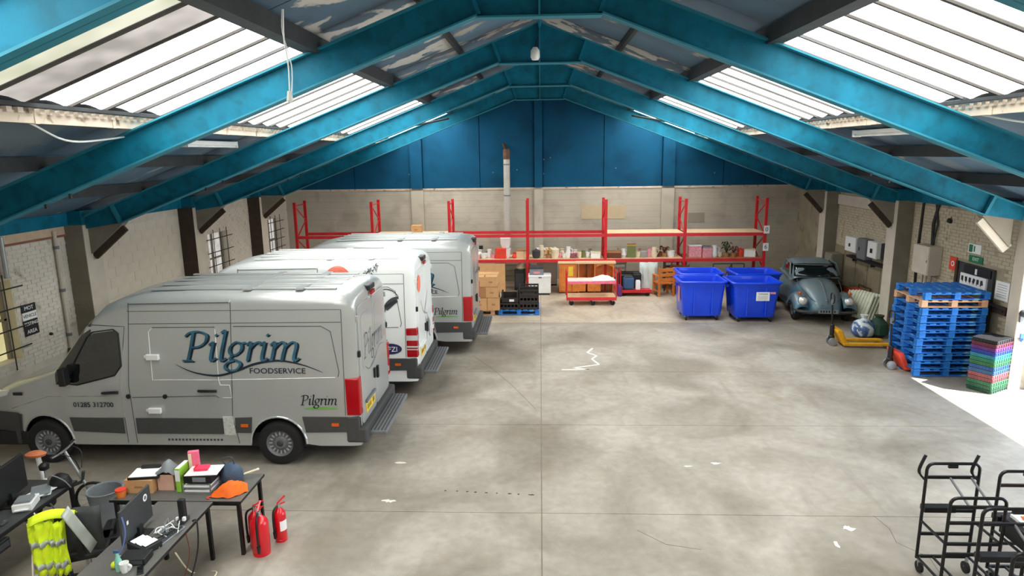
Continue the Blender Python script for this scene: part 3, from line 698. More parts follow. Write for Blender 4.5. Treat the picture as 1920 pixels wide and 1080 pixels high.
def logo(mb, word, x0, z0, sx, sz, pos, slant=.2, nib=.15, ang=18, dx=0, dz=0):
    x = 0; nx, nz = nib*math.cos(R(ang)), nib*math.sin(R(ang))*.6+.02
    for ch in word:
        st, adv = GLY[ch]
        for s in st:
            P = cr([(a, b, 0) for a, b in s], 5); vs = []
            for p in P:
                for q in (-.5, .5):
                    gx = x+p.x+q*nx; gz = p.y+q*nz; vs.append(pos(x0+dx+(gx+slant*gz)*sx, z0+dz+gz*sz))
            for p in P[::len(P)-1]: pass
            n = len(P); vs2 = []
            for p in P:
                for q in (-.5, .5):
                    gx = x+p.x+q*.045; gz = p.y+q*-.09; vs2.append(pos(x0+dx+(gx+slant*gz)*sx, z0+dz+gz*sz))
            mb.add(vs, [(2*i, 2*i+1, 2*i+3, 2*i+2) for i in range(n-1)]); mb.add(vs2, [(2*i, 2*i+1, 2*i+3, 2*i+2) for i in range(n-1)])
        x += adv
    return x
def swoosh(mb, pts, w, pos):
    P = cr([(a, b, 0) for a, b in pts], 6); n = len(P); vs = []
    for i, p in enumerate(P):
        h = w*math.sin(PI*(i+.3)/(n-.4))*.5+.002; vs += [pos(p.x, p.y-h), pos(p.x, p.y+h)]
    mb.add(vs, [(2*i, 2*i+1, 2*i+3, 2*i+2) for i in range(n-1)])
def wheel(par, x, y, out):
    w = MB().lathe([(.2, -.11), (.3, -.115), (.335, -.1), (.352, -.06), (.352, .06), (.335, .1), (.3, .115), (.21, .11), (.2, .05)], 40, Matrix.Rotation(R(90), 4, 'X'), False).build('wheel', m_rubber, par, smooth=True, loc=(x, y, .352), ang=50)
    rm = MB().lathe([(.205, -.02), (.215, .1), (.205, .105), (.19, .08), (.17, .05), (.11, .06), (.085, .085), (.0, .09)], 32, Matrix.Rotation(R(90*out), 4, 'X')).build('rim', m_grey, w, smooth=True)
    sl = MB()
    for k in range(16):
        a = 2*PI*k/16; sl.cbox((math.cos(a)*.152, -.072 if out > 0 else .072, math.sin(a)*.152), (.05, .012, .022), (0, -a, 0))
    sl.build('rim_slots', m_silver, w, kind='stuff')
    MB().lathe([(.05, .09), (.05, .1), (.03, .112)], 14, Matrix.Rotation(R(90*out), 4, 'X')).build('hub_cap', m_dgrey, w)
m_lightmetal = M('chequer_light_metal', (205, 206, 202), .5, .2, .2, 30)
def make_van(lab, X, Yc, paint, style, rz=0, group='panel vans parked side by side'):
    t = thing('panel_van', lab, 'van', (X, Yc, 0), rz, group)
    rows = []
    for u in US:
        s = section(u); rows.append([(u, y, z) for y, z in s]+[(u, -y, z) for y, z in reversed(s[:-1])])
    mb = MB().grid(rows); n = len(rows[0]); b = len(mb.v)
    mb.f.append(tuple(range(n))); mb.f.append(tuple(range((len(rows)-1)*n, len(rows)*n)))
    mb.build('body', paint, t, smooth=True, ang=38)
    MB().box(-.9, 4.85, -.9, .9, .28, .5).build('underbody', m_black, t)
    for c in AX: MB().box(c-.42, c+.42, -.72, .72, .3, .82).build('wheel_arch', m_black, t)
    for c in AX:
        wheel(t, c, -.87, 1); wheel(t, c, .87, -1)
        MB().tube([side(c+(AR+.005)*math.cos(PI*i/16), .36+(AR+.005)*math.sin(PI*i/16), .0) for i in range(17)], .016, 5).build('arch_lip', paint, t)
    # windscreen wrapped over the loft
    ws = [[(u, y, z) for y, z in section(u, .006)[10:]]+[(u, -y, z) for y, z in reversed(section(u, .006)[10:-1])] for u in (.27, .4, .6, .8, .92)]
    MB().grid(ws).build('windscreen', m_glass, t, smooth=True)
    MB().box(-1.06, -.98, -.72, .72, .55, .95).build('grille', m_black, t, bevel=.02)
    MB().grid([[(u, y*1.02, z) for y, z in [(-(hw(u, .5)+.02), .3+.1*(u < -.9)), (-(hw(u, .5)+.022), .55), (-(hw(u, .7)+.015), .8)]] for u in (-1.0, -.9, -.7, -.48)]).build('front_bumper', m_clad, t, solid=.03)
    for s in (-1, 1):
        MB().prism([(-1.0, .98), (-.5, 1.1), (-.42, 1.2), (-.9, 1.12)], s*(hw(-.7, 1.1)+.012), s*(hw(-.7, 1.1)-.12), 'y').build('headlamp', m_clear, t, bevel=.02)
    # front door with its window
    d = patch(MB(), [(.36, .78), (1.3, .78), (1.3, 1.3), (.3, 1.3)], .002, .004); patch(d, [(.3, 1.3), (1.32, 1.3), (1.42, 2.2), (.86, 2.2)], .002, .004)
    d = d.build('front_door', paint, t)
    g = patch(MB(), [(.42, 1.32), (.62, 1.31), (1.22, 1.46), (1.33, 1.6), (1.33, 2.08), (1.27, 2.14), (.96, 2.1), (.86, 2.02)], .006, .006)
    g.build('door_window', m_glass, d)
    dm = seam(MB(), [(.4, 1.31), (.62, 1.3), (1.22, 1.45), (1.34, 1.6), (1.34, 2.1), (1.27, 2.16), (.95, 2.12), (.85, 2.04)], .012, .01, True); dm.build('window_rubber', m_black, d)
    patch(MB(), [(.28, 1.3), (.42, 1.31), (.66, 1.62), (.5, 1.62)], .006, .01).build('quarter_panel', m_black, d)
    dh = MB().tube([side(1.0, 1.17, .012), side(1.04, 1.18, .04), side(1.2, 1.19, .04), side(1.25, 1.18, .012)], .022, 6); dh.build('door_handle', m_black, d, smooth=True)
    mr = MB().cbox((.5, -1.09, 1.46), (.1, .13, .27)); mr.tube([(.5, -.95, 1.38), (.5, -1.1, 1.4)], .03, 6)
    mr.build('wing_mirror', m_black, t, bevel=.03)
    seams = MB()
    seam(seams, [(1.3, .36), (1.28, 1.3), (1.44, 2.2), (.87, 2.23)]); seam(seams, [(1.44, .36), (1.42, 1.3), (1.52, 2.4), (1.53, 2.56)])
    seam(seams, [(1.53, 2.54), (3.06, 2.56)]); seam(seams, [(3.08, 2.56), (3.02, 1.3), (2.98, .8), (3.05, .36)])
    seam(seams, [(1.5, 2.43), (4.72, 2.45)], .004); seam(seams, [(1.5, 2.24), (4.72, 2.26)], .005); seam(seams, [(-.6, .86), (.1, 1.1), (1.28, 1.13)], .003)
    if style != 'B': seam(seams, [(1.45, 1.1), (2.75, 1.13), (2.8, 1.1)], .006)
    seams.build('panel_seams', m_seam, t, kind='stuff')
    sw = MB(); seam(sw, [(1.86, 2.18), (1.8, 2.12), (1.8, 1.38), (2.82, 1.38), (2.82, 2.16)], .006); seam(sw, [(2.84, 1.38), (4.6, 1.42)], .006); seam(sw, [(2.82, 1.38), (2.84, 1.3), (2.98, 1.3), (3.0, 1.1), (2.86, 1.1)], .006)
    sw.build('sealant_lines', m_seamw if style != 'B' else m_seam, t, kind='stuff')
    sd = MB(); seam(sd, [(1.86, 2.185), (2.82, 2.19)], .006); seam(sd, [(3.1, 2.2), (4.42, 2.2), (4.56, 2.12), (4.66, 1.5), (4.64, 1.43)], .006); seam(sd, [(4.72, .82), (4.73, 1.3), (4.73, 2.45)], .005)
    sd.build('panel_pressings', m_seam, t, kind='stuff')
    seam(MB(), [(3.06, 2.56), (3.08, 2.59)], .008).build('roof_joint', m_seamw, t)
    # lower cladding strip between the arches
    for poly in ([(.46, .55), (1.27, .52), (1.27, .77), (.42, .77)], [(1.47, .52), (2.82, .52), (2.82, .77), (1.47, .77)], [(3.02, .54), (3.25, .54), (3.28, .79), (3.02, .78)], [(4.1, .55), (4.74, .56), (4.74, .8), (4.06, .8)], [(-1.0, .5), (-.46, .5), (-.42, .78), (-1.0, .8)]):
        patch(MB(), poly, .004, .012).build('side_cladding', m_clad, t)
    patch(MB(), [(2.84, .5), (3.01, .5), (2.99, .8), (2.83, .8)], .004, .01).build('step_cover', m_lightmetal, t)
    stt = MB()
    for k in range(16): stt.cbox(side(1.95+k*.055, .42, .004), (.03, .008, .03))
    stt.build('sill_vents', m_seam, t, kind='stuff')
    for u, z in ((3.16, .66), (4.56, .68), (-.42, 1.12)): MB().cbox(side(u, z, .022), (.11 if z < 1 else .14, .014, .045), ).build('side_marker', m_amber if z < 1 else m_black, t)
    if style != 'B':
        for u, z in ((1.85, 1.74), (1.8, .9)):
            h = MB().cbox(side(u, z, .03), (.2, .05, .09)); h.cbox(side(u-.08, z, .02), (.12, .03, .05)); h.build('door_hinge', m_white, t, bevel=.012)
        MB().tube([side(2.5, 1.21, .012), side(2.55, 1.22, .045), side(2.72, 1.22, .045), side(2.78, 1.21, .012)], .022, 6).build('side_door_handle', m_black, t, smooth=True)
    for u, z in ((1.4, 1.12), (1.97, 1.12)): MB().lathe([(.035, 0), (.035, .02)], 10, Matrix.Translation(side(u, z, 0)) @ Matrix.Rotation(R(90), 4, 'X')).build('cap', m_black, t)
    # roof ribs
    rb = MB()
    for y in (-.62, -.31, 0, .31, .62):
        rb.box(1.75, 4.6, y-.035, y+.035, 2.715-abs(y)*.03, 2.738-abs(y)*.025)
    rb.build('roof_ribs', paint, t, bevel=.008)
    rb2 = MB()
    for u in (3.2, 4.0): rb2.box(u, u+.12, -.75, .75, 2.705, 2.728)
    rb2.build('roof_cross_ribs', paint, t)
    # rear: two doors, lamps, bumper step
    XR = 4.93
    rd = []
    for s in (-1, 1):
        pts = rrect(.012, .87, .62, 2.46, .07)
        dd = MB().prism([(s*a*(1-.05*(b-.62)/1.9), b) for a, b in pts], XR-.03, XR+.022, 'x').build('rear_door', paint, t, bevel=.008)
        MB().prism([(s*a, b) for a, b in rrect(.1, .72, 1.45, 2.3, .08)], XR+.02, XR+.028, 'x').build('door_pressing', paint, dd, bevel=.003)
        for z in (.95, 1.75, 2.3): MB().cbox((XR+.02, s*.87, z), (.04, .05, .09)).build('hinge', paint if z != 1.75 else m_black, dd, bevel=.006)
        rd.append(dd)
    MB().box(XR+.02, XR+.05, -.13, -.07, 1.12, 1.28).build('latch', m_black, rd[0]); MB().box(XR+.02, XR+.055, .05, .12, 1.06, 1.26).build('latch', m_black, rd[1])
    MB().box(XR-.12, XR+.05, -.16, .16, 2.57, 2.66).build('high_brake_lamp', m_black, t, bevel=.02); MB().box(XR+.03, XR+.06, -.1, .1, 2.5, 2.56).build('brake_lens', m_redlens, t)
    for s in (-1, 1):
        lm = MB().box(4.74, XR+.03, s*1.0-.0, s*.86, .82, 1.41) if style != 'B' else MB().box(4.74, XR+.03, s*1.0, s*.86, .82, 1.4)
        lm = lm.build('tail_lamp', m_redlens, t, bevel=.02)
        if style == 'B':
            for z0, z1, mt in ((.97, .99, m_clear), (1.02, 1.05, m_clear), (1.16, 1.26, m_clear)):
                MB().box(4.735, XR+.035, s*1.004, s*.855, z0, z1).build('lamp_band', mt, lm)
    MB().box(4.72, XR+.1, -1.0, 1.0, .38, .62).build('rear_bumper', m_clad, t, bevel=.03)
    stp = MB().box(XR+.05, XR+.36, -.82, .82, .44, .5).build('rear_step', m_grey, t, bevel=.015)
    tr = MB()
    for k in range(5): tr.box(XR+.1+k*.055, XR+.115+k*.055, -.78, .78, .5, .508)
    tr.build('step_treads', m_dgrey, stp)
    MB().box(4.72, 4.93, -1.003, -.9, .4, .8).build('bumper_corner', m_clad, t, bevel=.02)
    npl = MB().box(XR+.022, XR+.034, -.68, -.16, .74, .9).build('number_plate', m_yplate, t)
    MB().box(XR+.022, XR+.06, -.7, -.14, .905, .95).build('plate_lamp_bar', paint if style != 'A' else m_grey, t, bevel=.01)
    dk = MB()
    for k in range(7):
        if k != 4: dk.box(XR+.034, XR+.036, -.63+k*.064, -.6+k*.064, .78, .86)
    dk.build('plate_characters', m_black, npl)
    return t, rd
def rearpos(y, z): return (4.93+.0295, y, z)
m_sk = M('ink_line', (60, 64, 66), .6); m_skl = M('faded_ink_line', (150, 148, 150), .6); m_lg = M('grey_logo_film', (125, 130, 134), .6)
m_sal = M('salmon_disc', (238, 122, 98), .5, 0, .1, 30)
def pilgrim_side(t, tail=True):
    P = lambda o: (lambda x, z: side(x, z, o))
    sh = MB(); logo(sh, 'Pilgrim', 2.27, 1.68, .298, .285, P(.0065), nib=.2, dx=.022, dz=-.018); sh.build('logo_shadow', m_logod, t)
    lo = MB(); logo(lo, 'Pilgrim', 2.27, 1.68, .298, .285, P(.0085), nib=.15); lo.build('logo_lettering', m_logo, t)
    s = MB(); swoosh(s, [(2.18, 1.62), (2.45, 1.5), (2.8, 1.45), (3.1, 1.52), (3.4, 1.63), (3.75, 1.68), (4.1, 1.62), (4.42, 1.5)], .035, P(.0075)); s.build('logo_swoosh', m_logod, t)
    text('logo_subline', 'FOODSERVICE', .115, m_logod, t, FACE(side(3.73, 1.52, .0075), (0, -1, .06)), ex=.0005, sx=1.15, bold=.001)
    lo = MB(); logo(lo, 'Pilgrim', 4.04, .99, .093, .1, P(.0065), nib=.2); lo.build('small_logo', m_logod, t)
    s = MB(); swoosh(s, [(4.1, .93), (4.3, .94), (4.62, .94)], .03, P(.0065)); s.build('small_logo_underline', m_green, t)
    text('phone_number', '01285 312700', .11, m_logod, t, FACE(side(.83, .98, .0085), (0, -1, 0)), ex=.0005, sx=1.0, bold=.001)
def pilgrim_rear(t, rd):
    lo = MB(); logo(lo, 'Pilgrim', -.66, 1.6, .2, .24, rearpos, nib=.14, slant=.15); lo.build('rear_logo', m_lg, t)
    s = MB(); swoosh(s, [(-.6, 1.48), (-.35, 1.36), (0, 1.42), (.3, 1.55), (.62, 1.5)], .025, rearpos); s.build('rear_logo_swoosh', m_lg, t)
YV1 = 10.27
v1, rd = make_van('nearest silver panel van with large blue lettering, its whole side in view', -7.67, YV1, m_silver, 'A'); pilgrim_side(v1); pilgrim_rear(v1, rd)
v2, rd = make_van('white panel van with an orange disc and ink drawings, parked between the two silver vans', -7.33, 13.17, m_wvan, 'B')
def disc(mb, u, z, r, pos, n=24): mb.add([pos(u+r*math.cos(2*PI*k/n), z+r*math.sin(2*PI*k/n)) for k in range(n)], [tuple(range(n))])
def P2(u, z, off=.009):            # follows the shoulder of the body where it curves into the roof
    pts = section(u, off)
    for (ya, za), (yb, zb) in zip(pts, pts[1:]):
        if za <= z <= zb and zb > za: return (u, ya+(yb-ya)*(z-za)/(zb-za), z)
    return (u, pts[-1][0], pts[-1][1])
d = MB(); dr = []
for k in range(13):
    z = 2.36+.25*math.cos(PI*k/12); w = max(.004, .25*math.sin(PI*k/12)); dr.append([P2(3.47-w+2*w*q/6, z) for q in range(7)])
d.grid(dr); d.build('orange_disc', m_sal, v2)
d = MB(); disc(d, -.62, 2.2, .17, rearpos); d.build('rear_orange_disc', m_sal, v2)
def strokes(mb, pos, segs, w):
    for s in segs:
        P = cr([(a, b, 0) for a, b in s], 4); n = len(P); vs = []
        for i in range(n):
            q = P[min(i+1, n-1)]-P[max(i-1, 0)]; q = Vector((-q.y, q.x, 0)).normalized()*w*(.5+.5*math.sin(PI*(i+.5)/n)); vs += [pos(P[i].x-q.x, P[i].y-q.y), pos(P[i].x+q.x, P[i].y+q.y)]
        mb.add(vs, [(2*i, 2*i+1, 2*i+3, 2*i+2) for i in range(n-1)])
rs = random.Random(3)
a = MB()
for k in range(16):
    x = 3.9+k*.02; z = 2.4+k*.012; strokes(a, P2, [[(x+rs.uniform(-.05, .05), z+rs.uniform(-.1, .1)), (x+.03, z+rs.uniform(-.05, .05)), (x+.06, z+rs.uniform(-.1, .1))]], .007)
a.build('ink_drawing', m_sk, v2)
a = MB()
P2b = lambda x, z: P2(x+.02, z+.1)
strokes(a, P2b, [[(4.02, 2.02), (4.1, 1.85), (4.22, 1.7), (4.3, 1.55), (4.32, 1.35), (4.25, 1.2)], [(4.08, 2.08), (4.2, 1.9), (4.28, 1.72)]], .016)
strokes(a, P2b, [[(4.3, 1.6), (4.36, 1.75), (4.48, 1.86), (4.6, 1.9)], [(4.34, 1.72), (4.5, 1.8), (4.58, 1.84)], [(4.36, 1.66), (4.46, 1.76), (4.56, 1.84)]], .035)
strokes(a, P2b, [[(4.2, 2.02), (4.35, 2.06), (4.5, 2.02), (4.6, 1.92)], [(4.2, 1.1), (4.26, 1.06), (4.36, 1.07)]], .01)
for k in range(14): strokes(a, P2b, [[(4.02+rs.uniform(0, .1), 1.9-k*.05), (4.12, 1.88-k*.05+rs.uniform(-.03, .03)), (4.2, 1.9-k*.05)]], .008)
a.build('ink_drawing', m_sk, v2)
a = MB(); strokes(a, rearpos, [[(-.5, 1.85), (-.3, 1.6), (-.1, 1.5), (.2, 1.42)], [(-.1, 1.5), (.1, 1.7), (.3, 1.9)], [(0, 1.4), (.1, 1.1), (.05, .9)], [(.2, 1.4), (.3, 1.1), (.4, .95)]], .022)
strokes(a, rearpos, [[(.1, 1.3), (.3, 1.2), (.2, 1.0)], [(.3, 1.3), (.45, 1.15), (.35, .95), (.5, .85)]], .03); a.build('faded_drawing', m_skl, v2)
a = MB(); n = 20; a.add([side(4.42+.23*math.cos(2*PI*k/n), .99+.11*math.sin(2*PI*k/n), .0065) for k in range(n)], [tuple(range(n))]); a.build('oval_badge', M('navy_badge', (44, 42, 92), .5), v2)
text('badge_lettering', 'FZI', .14, m_paper, v2, FACE(side(4.47, .98, .0085), (0, -1, 0)), ex=.0005)
v3, rd = make_van('silver panel van furthest back, beside the stacked cartons', -6.55, 15.95, m_silver, 'A'); pilgrim_side(v3); pilgrim_rear(v3, rd)
MB().cbox((5.02, .9, 2.3), (.1, .05, .09)).build('reversing_camera', m_black, v3)
# ================================================================ BACK WALL: racking and what stands by it
RX0, RB, RY0, RY1 = -8.33, 2.63, 22.2, 23.2
def rx(i): return RX0+RB*i
rk = thing('pallet_racking', 'long red pallet racking standing along the back wall', 'racking', (0, 0, 0))
for i in range(7):
    x = rx(i)
    for y, nmm in ((RY0, 'front_post'), (RY1, 'rear_post')):
        p = MB().box(x-.045, x+.045, y-.035, y+.035, 0, 3.12).build(nmm, m_rail, rk)
        MB().box(x-.08, x+.08, y-.07, y+.07, 0, .012).build('foot_plate', m_rail, p)
    br = MB(); z = .2
    k = 0
    while z < 3.0:
        br.bar((x, RY0 if k % 2 else RY1, z), (x, RY1 if k % 2 else RY0, z+.56), .03); z += .56; k += 1
    br.bar((x, RY0, .2), (x, RY1, .2), .03); br.bar((x, RY0, 3.0), (x, RY1, 3.0), .03); br.build('frame_bracing', m_rail, rk)
for i in range(6):
    a, b = rx(i)+.045, rx(i+1)-.045
    for y in (RY0-.02, RY1+.02):
        MB().box(a, b, y-.02, y+.02, 1.88, 1.98).build('upper_beam', m_rbeam, rk)
        if i >= 2: MB().box(a, b, y-.02, y+.02, 1.02, 1.12).build('lower_beam', m_rbeam, rk)
    if i in (1, 4, 5): 
        for q in range(3): MB().box(a+(b-a)*q/3, a+(b-a)*(q+1)/3-.01, RY0+.005, RY1-.005, 1.98, 2.0).build('shelf_board', m_chip, rk)
    if i >= 2:
        for q in range(3): MB().box(a+(b-a)*q/3, a+(b-a)*(q+1)/3-.01, RY0+.005, RY1-.005, 1.12, 1.14).build('shelf_board', m_chip if i != 5 else m_cardd, rk)
for z in (2.08, 1.5):
    t = thing('rack_number_tag', ('upper' if z > 2 else 'lower')+' white tag on the last racking post at the right', 'tag', (rx(6)+.03, RY0-.05, z)); MB().box(-.09, .09, -.006, .006, -.13, .13).build('card', m_paper, t)
    text('numeral', '0' if z > 2 else '6', .2, m_dgrey, t, FACE((0, -.008, 0), (0, -1, 0)))
def carton(lab, x, y, z, w, d, h, mat=None, rz=0, group=None, name='cardboard_box', open_=False):
    t = thing(name, lab, 'box', (x, y, z), rz, group)
    MB().box(-w/2, w/2, -d/2, d/2, 0, h).build('carton', mat or m_card, t, bevel=.004)
    MB().box(-w/2-.002, w/2+.002, -.025, .025, h*.75, h+.003).build('tape', m_tape, t)
    MB().box(-.05, .05, -d/2-.002, -d/2+.01, h*.4, h*.55).build('hand_hole', m_cardd, t)
    return t
carton('small cardboard box alone on the upper rack deck behind the far van', -4.26, 22.6, 2.0, .34, .3, .28)
# ---- clutter on the lower rack shelf
m_cream = M('cream_glaze', (228, 216, 186), .4); m_gold = M('ochre_straw', (196, 152, 70), .7); m_rose = M('rose_print', (224, 150, 160), .6, 0, .3, 30); m_greenp = M('olive_green', (110, 118, 70), .7); m_bl = M('denim_blue', (60, 90, 130), .8); m_pur = M('purple_cloth', (110, 50, 120), .8); m_or = M('red_orange_plastic', (225, 62, 40), .5)
def pot(t, r, h, mat, lid=False, handle=False):
    MB().lathe([(r*.75, 0), (r, h*.4), (r, h*.9), (r*1.04, h), (r*.9, h), (r*.86, h*.5)], 14).build('bowl', mat, t, smooth=True)
    if lid: MB().lathe([(r, h), (r*.6, h*1.12), (r*.2, h*1.15), (r*.2, h*1.25)], 12).build('lid', mat, t, smooth=True)
    if handle: MB().tube(cr([(r, 0, h*.8), (r*1.6, 0, h*.6), (r*.95, 0, h*.2)], 5), .012, 6).build('handle', mat, t)
def jug(t, r, h, mat):
    MB().lathe([(r*.7, 0), (r, h*.3), (r*.6, h*.75), (r*.75, h)], 12).build('body', mat, t, smooth=True); MB().tube(cr([(r*.6, 0, h*.85), (r*1.5, 0, h*.7), (r*.95, 0, h*.3)], 5), .012, 6).build('handle', mat, t)
def bx2(t, w, d, h, mat, mat2=None):
    MB().box(-w/2, w/2, -d/2, d/2, 0, h).build('box', mat, t, bevel=.005); MB().box(-w/2-.004, w/2+.004, -d/2-.004, d/2+.004, h-.04, h+.004).build('lid', mat2 or mat, t)
def stackp(t, r, n, mat):
    for k in range(n): MB().lathe([(r*.4, k*.03), (r, k*.03+.02), (r, k*.03+.028), (r*.4, k*.03+.01)], 14).build('plate', mat, t)
def plant(t, h, mat):
    pot(t, .09, .14, m_cardd)
    lf = MB(); r = random.Random(int(h*100))
    for k in range(16):
        a = r.uniform(0, 6.28); l = h*r.uniform(.5, 1); p = Vector((math.cos(a)*.12, math.sin(a)*.12, l)); q = Vector((math.cos(a)*.2, math.sin(a)*.2, l*.8))
        lf.tube([(0, 0, .12), tuple(p*.6+Vector((0, 0, .1))), tuple(p)], .008, 4); lf.add([tuple(p+Vector((.03, 0, 0))), tuple(p+Vector((-.03, 0, .02))), tuple(q)], [(0, 1, 2)])
    lf.build('foliage', mat, t)
m_fol = M('dark_foliage', (46, 58, 34), .7)
BAYN = {2: 'bay with the flue', 3: 'bay above the orange cupboards', 4: 'bay above the wooden chair', 5: 'far right bay'}
items = [  # bay, fraction, kind, params, words
 (2, .28, 'box', (.42, .3, .17, m_rose, m_white), 'white box with pinkish lid'), (2, .42, 'pot', (.12, .16, m_white, 0, 0), 'white bowl low'), (2, .5, 'jug', (.1, .3, m_white), 'white jug'),
 (2, .56, 'pot', (.1, .15, m_rose, 0, 1), 'pink mug'), (2, .67, 'box', (.36, .3, .34, m_or, m_or), 'red-orange plastic crate'), (2, .63, 'plates', (.13, 4, m_white), 'short pile of white plates'),
 (2, .86, 'jug', (.1, .2, m_or), 'red jug'), (2, .95, 'box', (.36, .3, .28, m_chip, m_cardd), 'pale wooden box with darker lid'),
 (3, .08, 'pot', (.14, .26, m_dgrey, 1, 0), 'dark pot with lid'), (3, .15, 'jug', (.12, .42, m_cream), 'tall cream jug'), (3, .25, 'plant', (.42, m_gold), 'pot of ochre dried flowers'), (3, .34, 'pot', (.15, .3, m_cream, 1, 0), 'big cream pot with lid'),
 (3, .41, 'pot', (.09, .16, m_rose, 0, 1), 'pink patterned mug'), (3, .48, 'pot', (.1, .14, m_white, 0, 0), 'plain white pot'), (3, .53, 'jug', (.1, .38, m_white), 'tall white jug'), (3, .61, 'plates', (.14, 6, m_rose), 'pile of pink plates'),
 (3, .68, 'pot', (.1, .2, m_cream, 0, 0), 'cream pot'), (3, .74, 'pot', (.07, .24, m_greenp, 0, 0), 'slim green vase'), (3, .8, 'pot', (.09, .18, m_white, 0, 1), 'white mug'), (3, .91, 'box', (.32, .3, .2, m_white, m_cream), 'white lidded tub'),
 (4, .08, 'box', (.5, .3, .22, m_woodd, m_cardd), 'brown wooden case'), (4, .22, 'jug', (.11, .3, m_white), 'white jug'), (4, .33, 'box', (.28, .25, .44, m_greenp, m_gold), 'tall olive basket'),
 (4, .42, 'pot', (.1, .2, m_cream, 0, 0), 'cream pot'), (4, .5, 'plates', (.13, 7, m_white), 'pile of white plates'), (4, .58, 'pot', (.08, .3, m_rose, 0, 0), 'slim pink vase'),
 (4, .64, 'jug', (.12, .36, m_cream), 'cream jug'), (4, .72, 'pot', (.09, .18, m_woodd, 0, 0), 'brown pot'), (4, .79, 'plant', (.36, m_woodd), 'pot of brown dried stems'), (4, .88, 'pot', (.13, .22, m_white, 0, 0), 'wide white bucket'),
 (5, .12, 'box', (.42, .3, .42, m_rose, m_white), 'large pink printed box'), (5, .28, 'box', (.3, .3, .36, m_rose, m_lg), 'smaller pink and grey box'), (5, .39, 'jug', (.12, .4, m_white), 'white jug'),
 (5, .47, 'pot', (.09, .16, m_cream, 0, 1), 'cream mug'), (5, .56, 'plant', (.5, m_fol), 'dark green potted plant'), (5, .66, 'plant', (.42, M('reddish_foliage', (120, 46, 44), .7)), 'reddish potted plant'), (5, .76, 'pot', (.1, .24, m_redo, 1, 0), 'red tin with lid'), (5, .88, 'box', (.36, .3, .26, m_white, m_cream), 'white box')]
for bi, fr, kind, pr_, words in items:
    x = rx(bi)+.1+(RB-.2)*fr
    nmm = {'box': 'storage_box', 'pot': 'pot', 'jug': 'jug', 'plates': 'plate_stack', 'plant': 'dried_plant'}[kind]
    if 'mug' in words: nmm = 'mug'
    t = thing(nmm, words+' on the lower rack shelf, '+BAYN[bi], nmm.replace('_', ' ') if kind != 'plates' else 'plates', (x, 22.42+random.uniform(-.05, .08), 1.14), random.uniform(-.2, .2), 'crockery and oddments on the lower rack shelf')
    if kind == 'box': bx2(t, pr_[0], pr_[1], pr_[2], pr_[3], pr_[4])
    elif kind == 'pot': pot(t, *pr_)
    elif kind == 'jug': jug(t, *pr_)
    elif kind == 'plates': stackp(t, *pr_)
    else: plant(t, *pr_)
# second row behind, front-to-back depth
for k, (bi, fr, h, mt, words) in enumerate([(2, .35, .22, m_white, 'white'), (2, .45, .18, m_lg, 'grey'), (3, .2, .2, m_rose, 'pink'), (3, .45, .24, m_cream, 'cream'), (3, .64, .2, m_white, 'white'), (3, .85, .24, m_lg, 'grey'), (4, .15, .25, m_cream, 'cream'), (4, .47, .22, m_rose, 'pink'), (4, .68, .2, m_white, 'white'), (5, .2, .24, m_lg, 'grey'), (5, .5, .2, m_white, 'white'), (5, .8, .22, m_rose, 'pink')]):
    t = thing('vase', words+' vase in the rear row of the lower rack shelf, '+BAYN[bi], 'vase', (rx(bi)+.1+(RB-.2)*fr, 22.9, 1.14), 0, 'vases in the rear row'); MB().lathe([(.05, 0), (.09, h*.4), (.04, h*.8), (.06, h)], 12).build('body', mt, t, smooth=True); MB().lathe([(.062, h-.012), (.062, h+.006)], 12).build('rim', mt, t)
for k in range(2):
    t = thing('white_tub', ('lower' if k == 0 else 'upper')+' white plastic tub stacked in front of the flue', 'tub', (-1.2, 22.5, 1.14+.35*k)); pot(t, .17, .33, m_white, False, False); MB().lathe([(.18, .3), (.18, .335)], 14).build('rim', m_white, t)
# leaning board, cartons on wooden pallet
t = thing('leaning_board', 'pale brown board standing under the racking behind the cartons', 'board', (-1.7, 22.05, 0)); MB().box(-.85, .5, -.015, .015, .02, 1.0).build('board', m_card, t); MB().box(-.85, .5, -.02, .02, 0, .02).build('edge_strip', m_cardd, t)
PB = {}
def pallet(lab, x, y, z, mat, rz=0, w=1.2, d=1.0, group=None, chip=None):
    t = thing('pallet', lab, 'pallet', (x, y, z), rz, group); key = mat.name
    if key not in PB:
        o1 = MB().box(-.06, .06, -d/2, d/2, 0, .02); o2 = MB().box(-w/2, w/2, -.05, .05, 0, .02); o3 = MB().box(-.06, .06, -.06, .06, 0, .085)
        PB[key] = (o1.build('deck_board', mat, t, loc=(-w/2+.06, 0, .142)), o2.build('stringer_board', mat, t, loc=(0, -d/2+.05, .12)), o3.build('block', mat, t, loc=(-w/2+.06, -d/2+.06, .033)), MB().box(-w/2, w/2, -.05, .05, 0, .02).build('base_board', mat, t, loc=(0, -d/2+.05, .012)))
        first = True
    else: first = False
    b1, b2, b3, b4 = PB[key]
    for k in range(7):
        if not (first and k == 0): place(b1, t, (-w/2+.06+k*(w-.12)/6, 0, .142))
    for k, yy in enumerate((-d/2+.05, 0, d/2-.05)):
        if not (first and k == 0): place(b2, t, (0, yy, .12)); place(b4, t, (0, yy, .012))
    for i in range(3):
        for j in range(3):
            if not (first and i == j == 0): place(b3, t, ((-w/2+.06)*(1-i), (-d/2+.06)*(1-j), .033))
    return t
pallet('bare wooden pallet under the stacked cartons beside the far van', -1.95, 19.35, 0, m_palw)
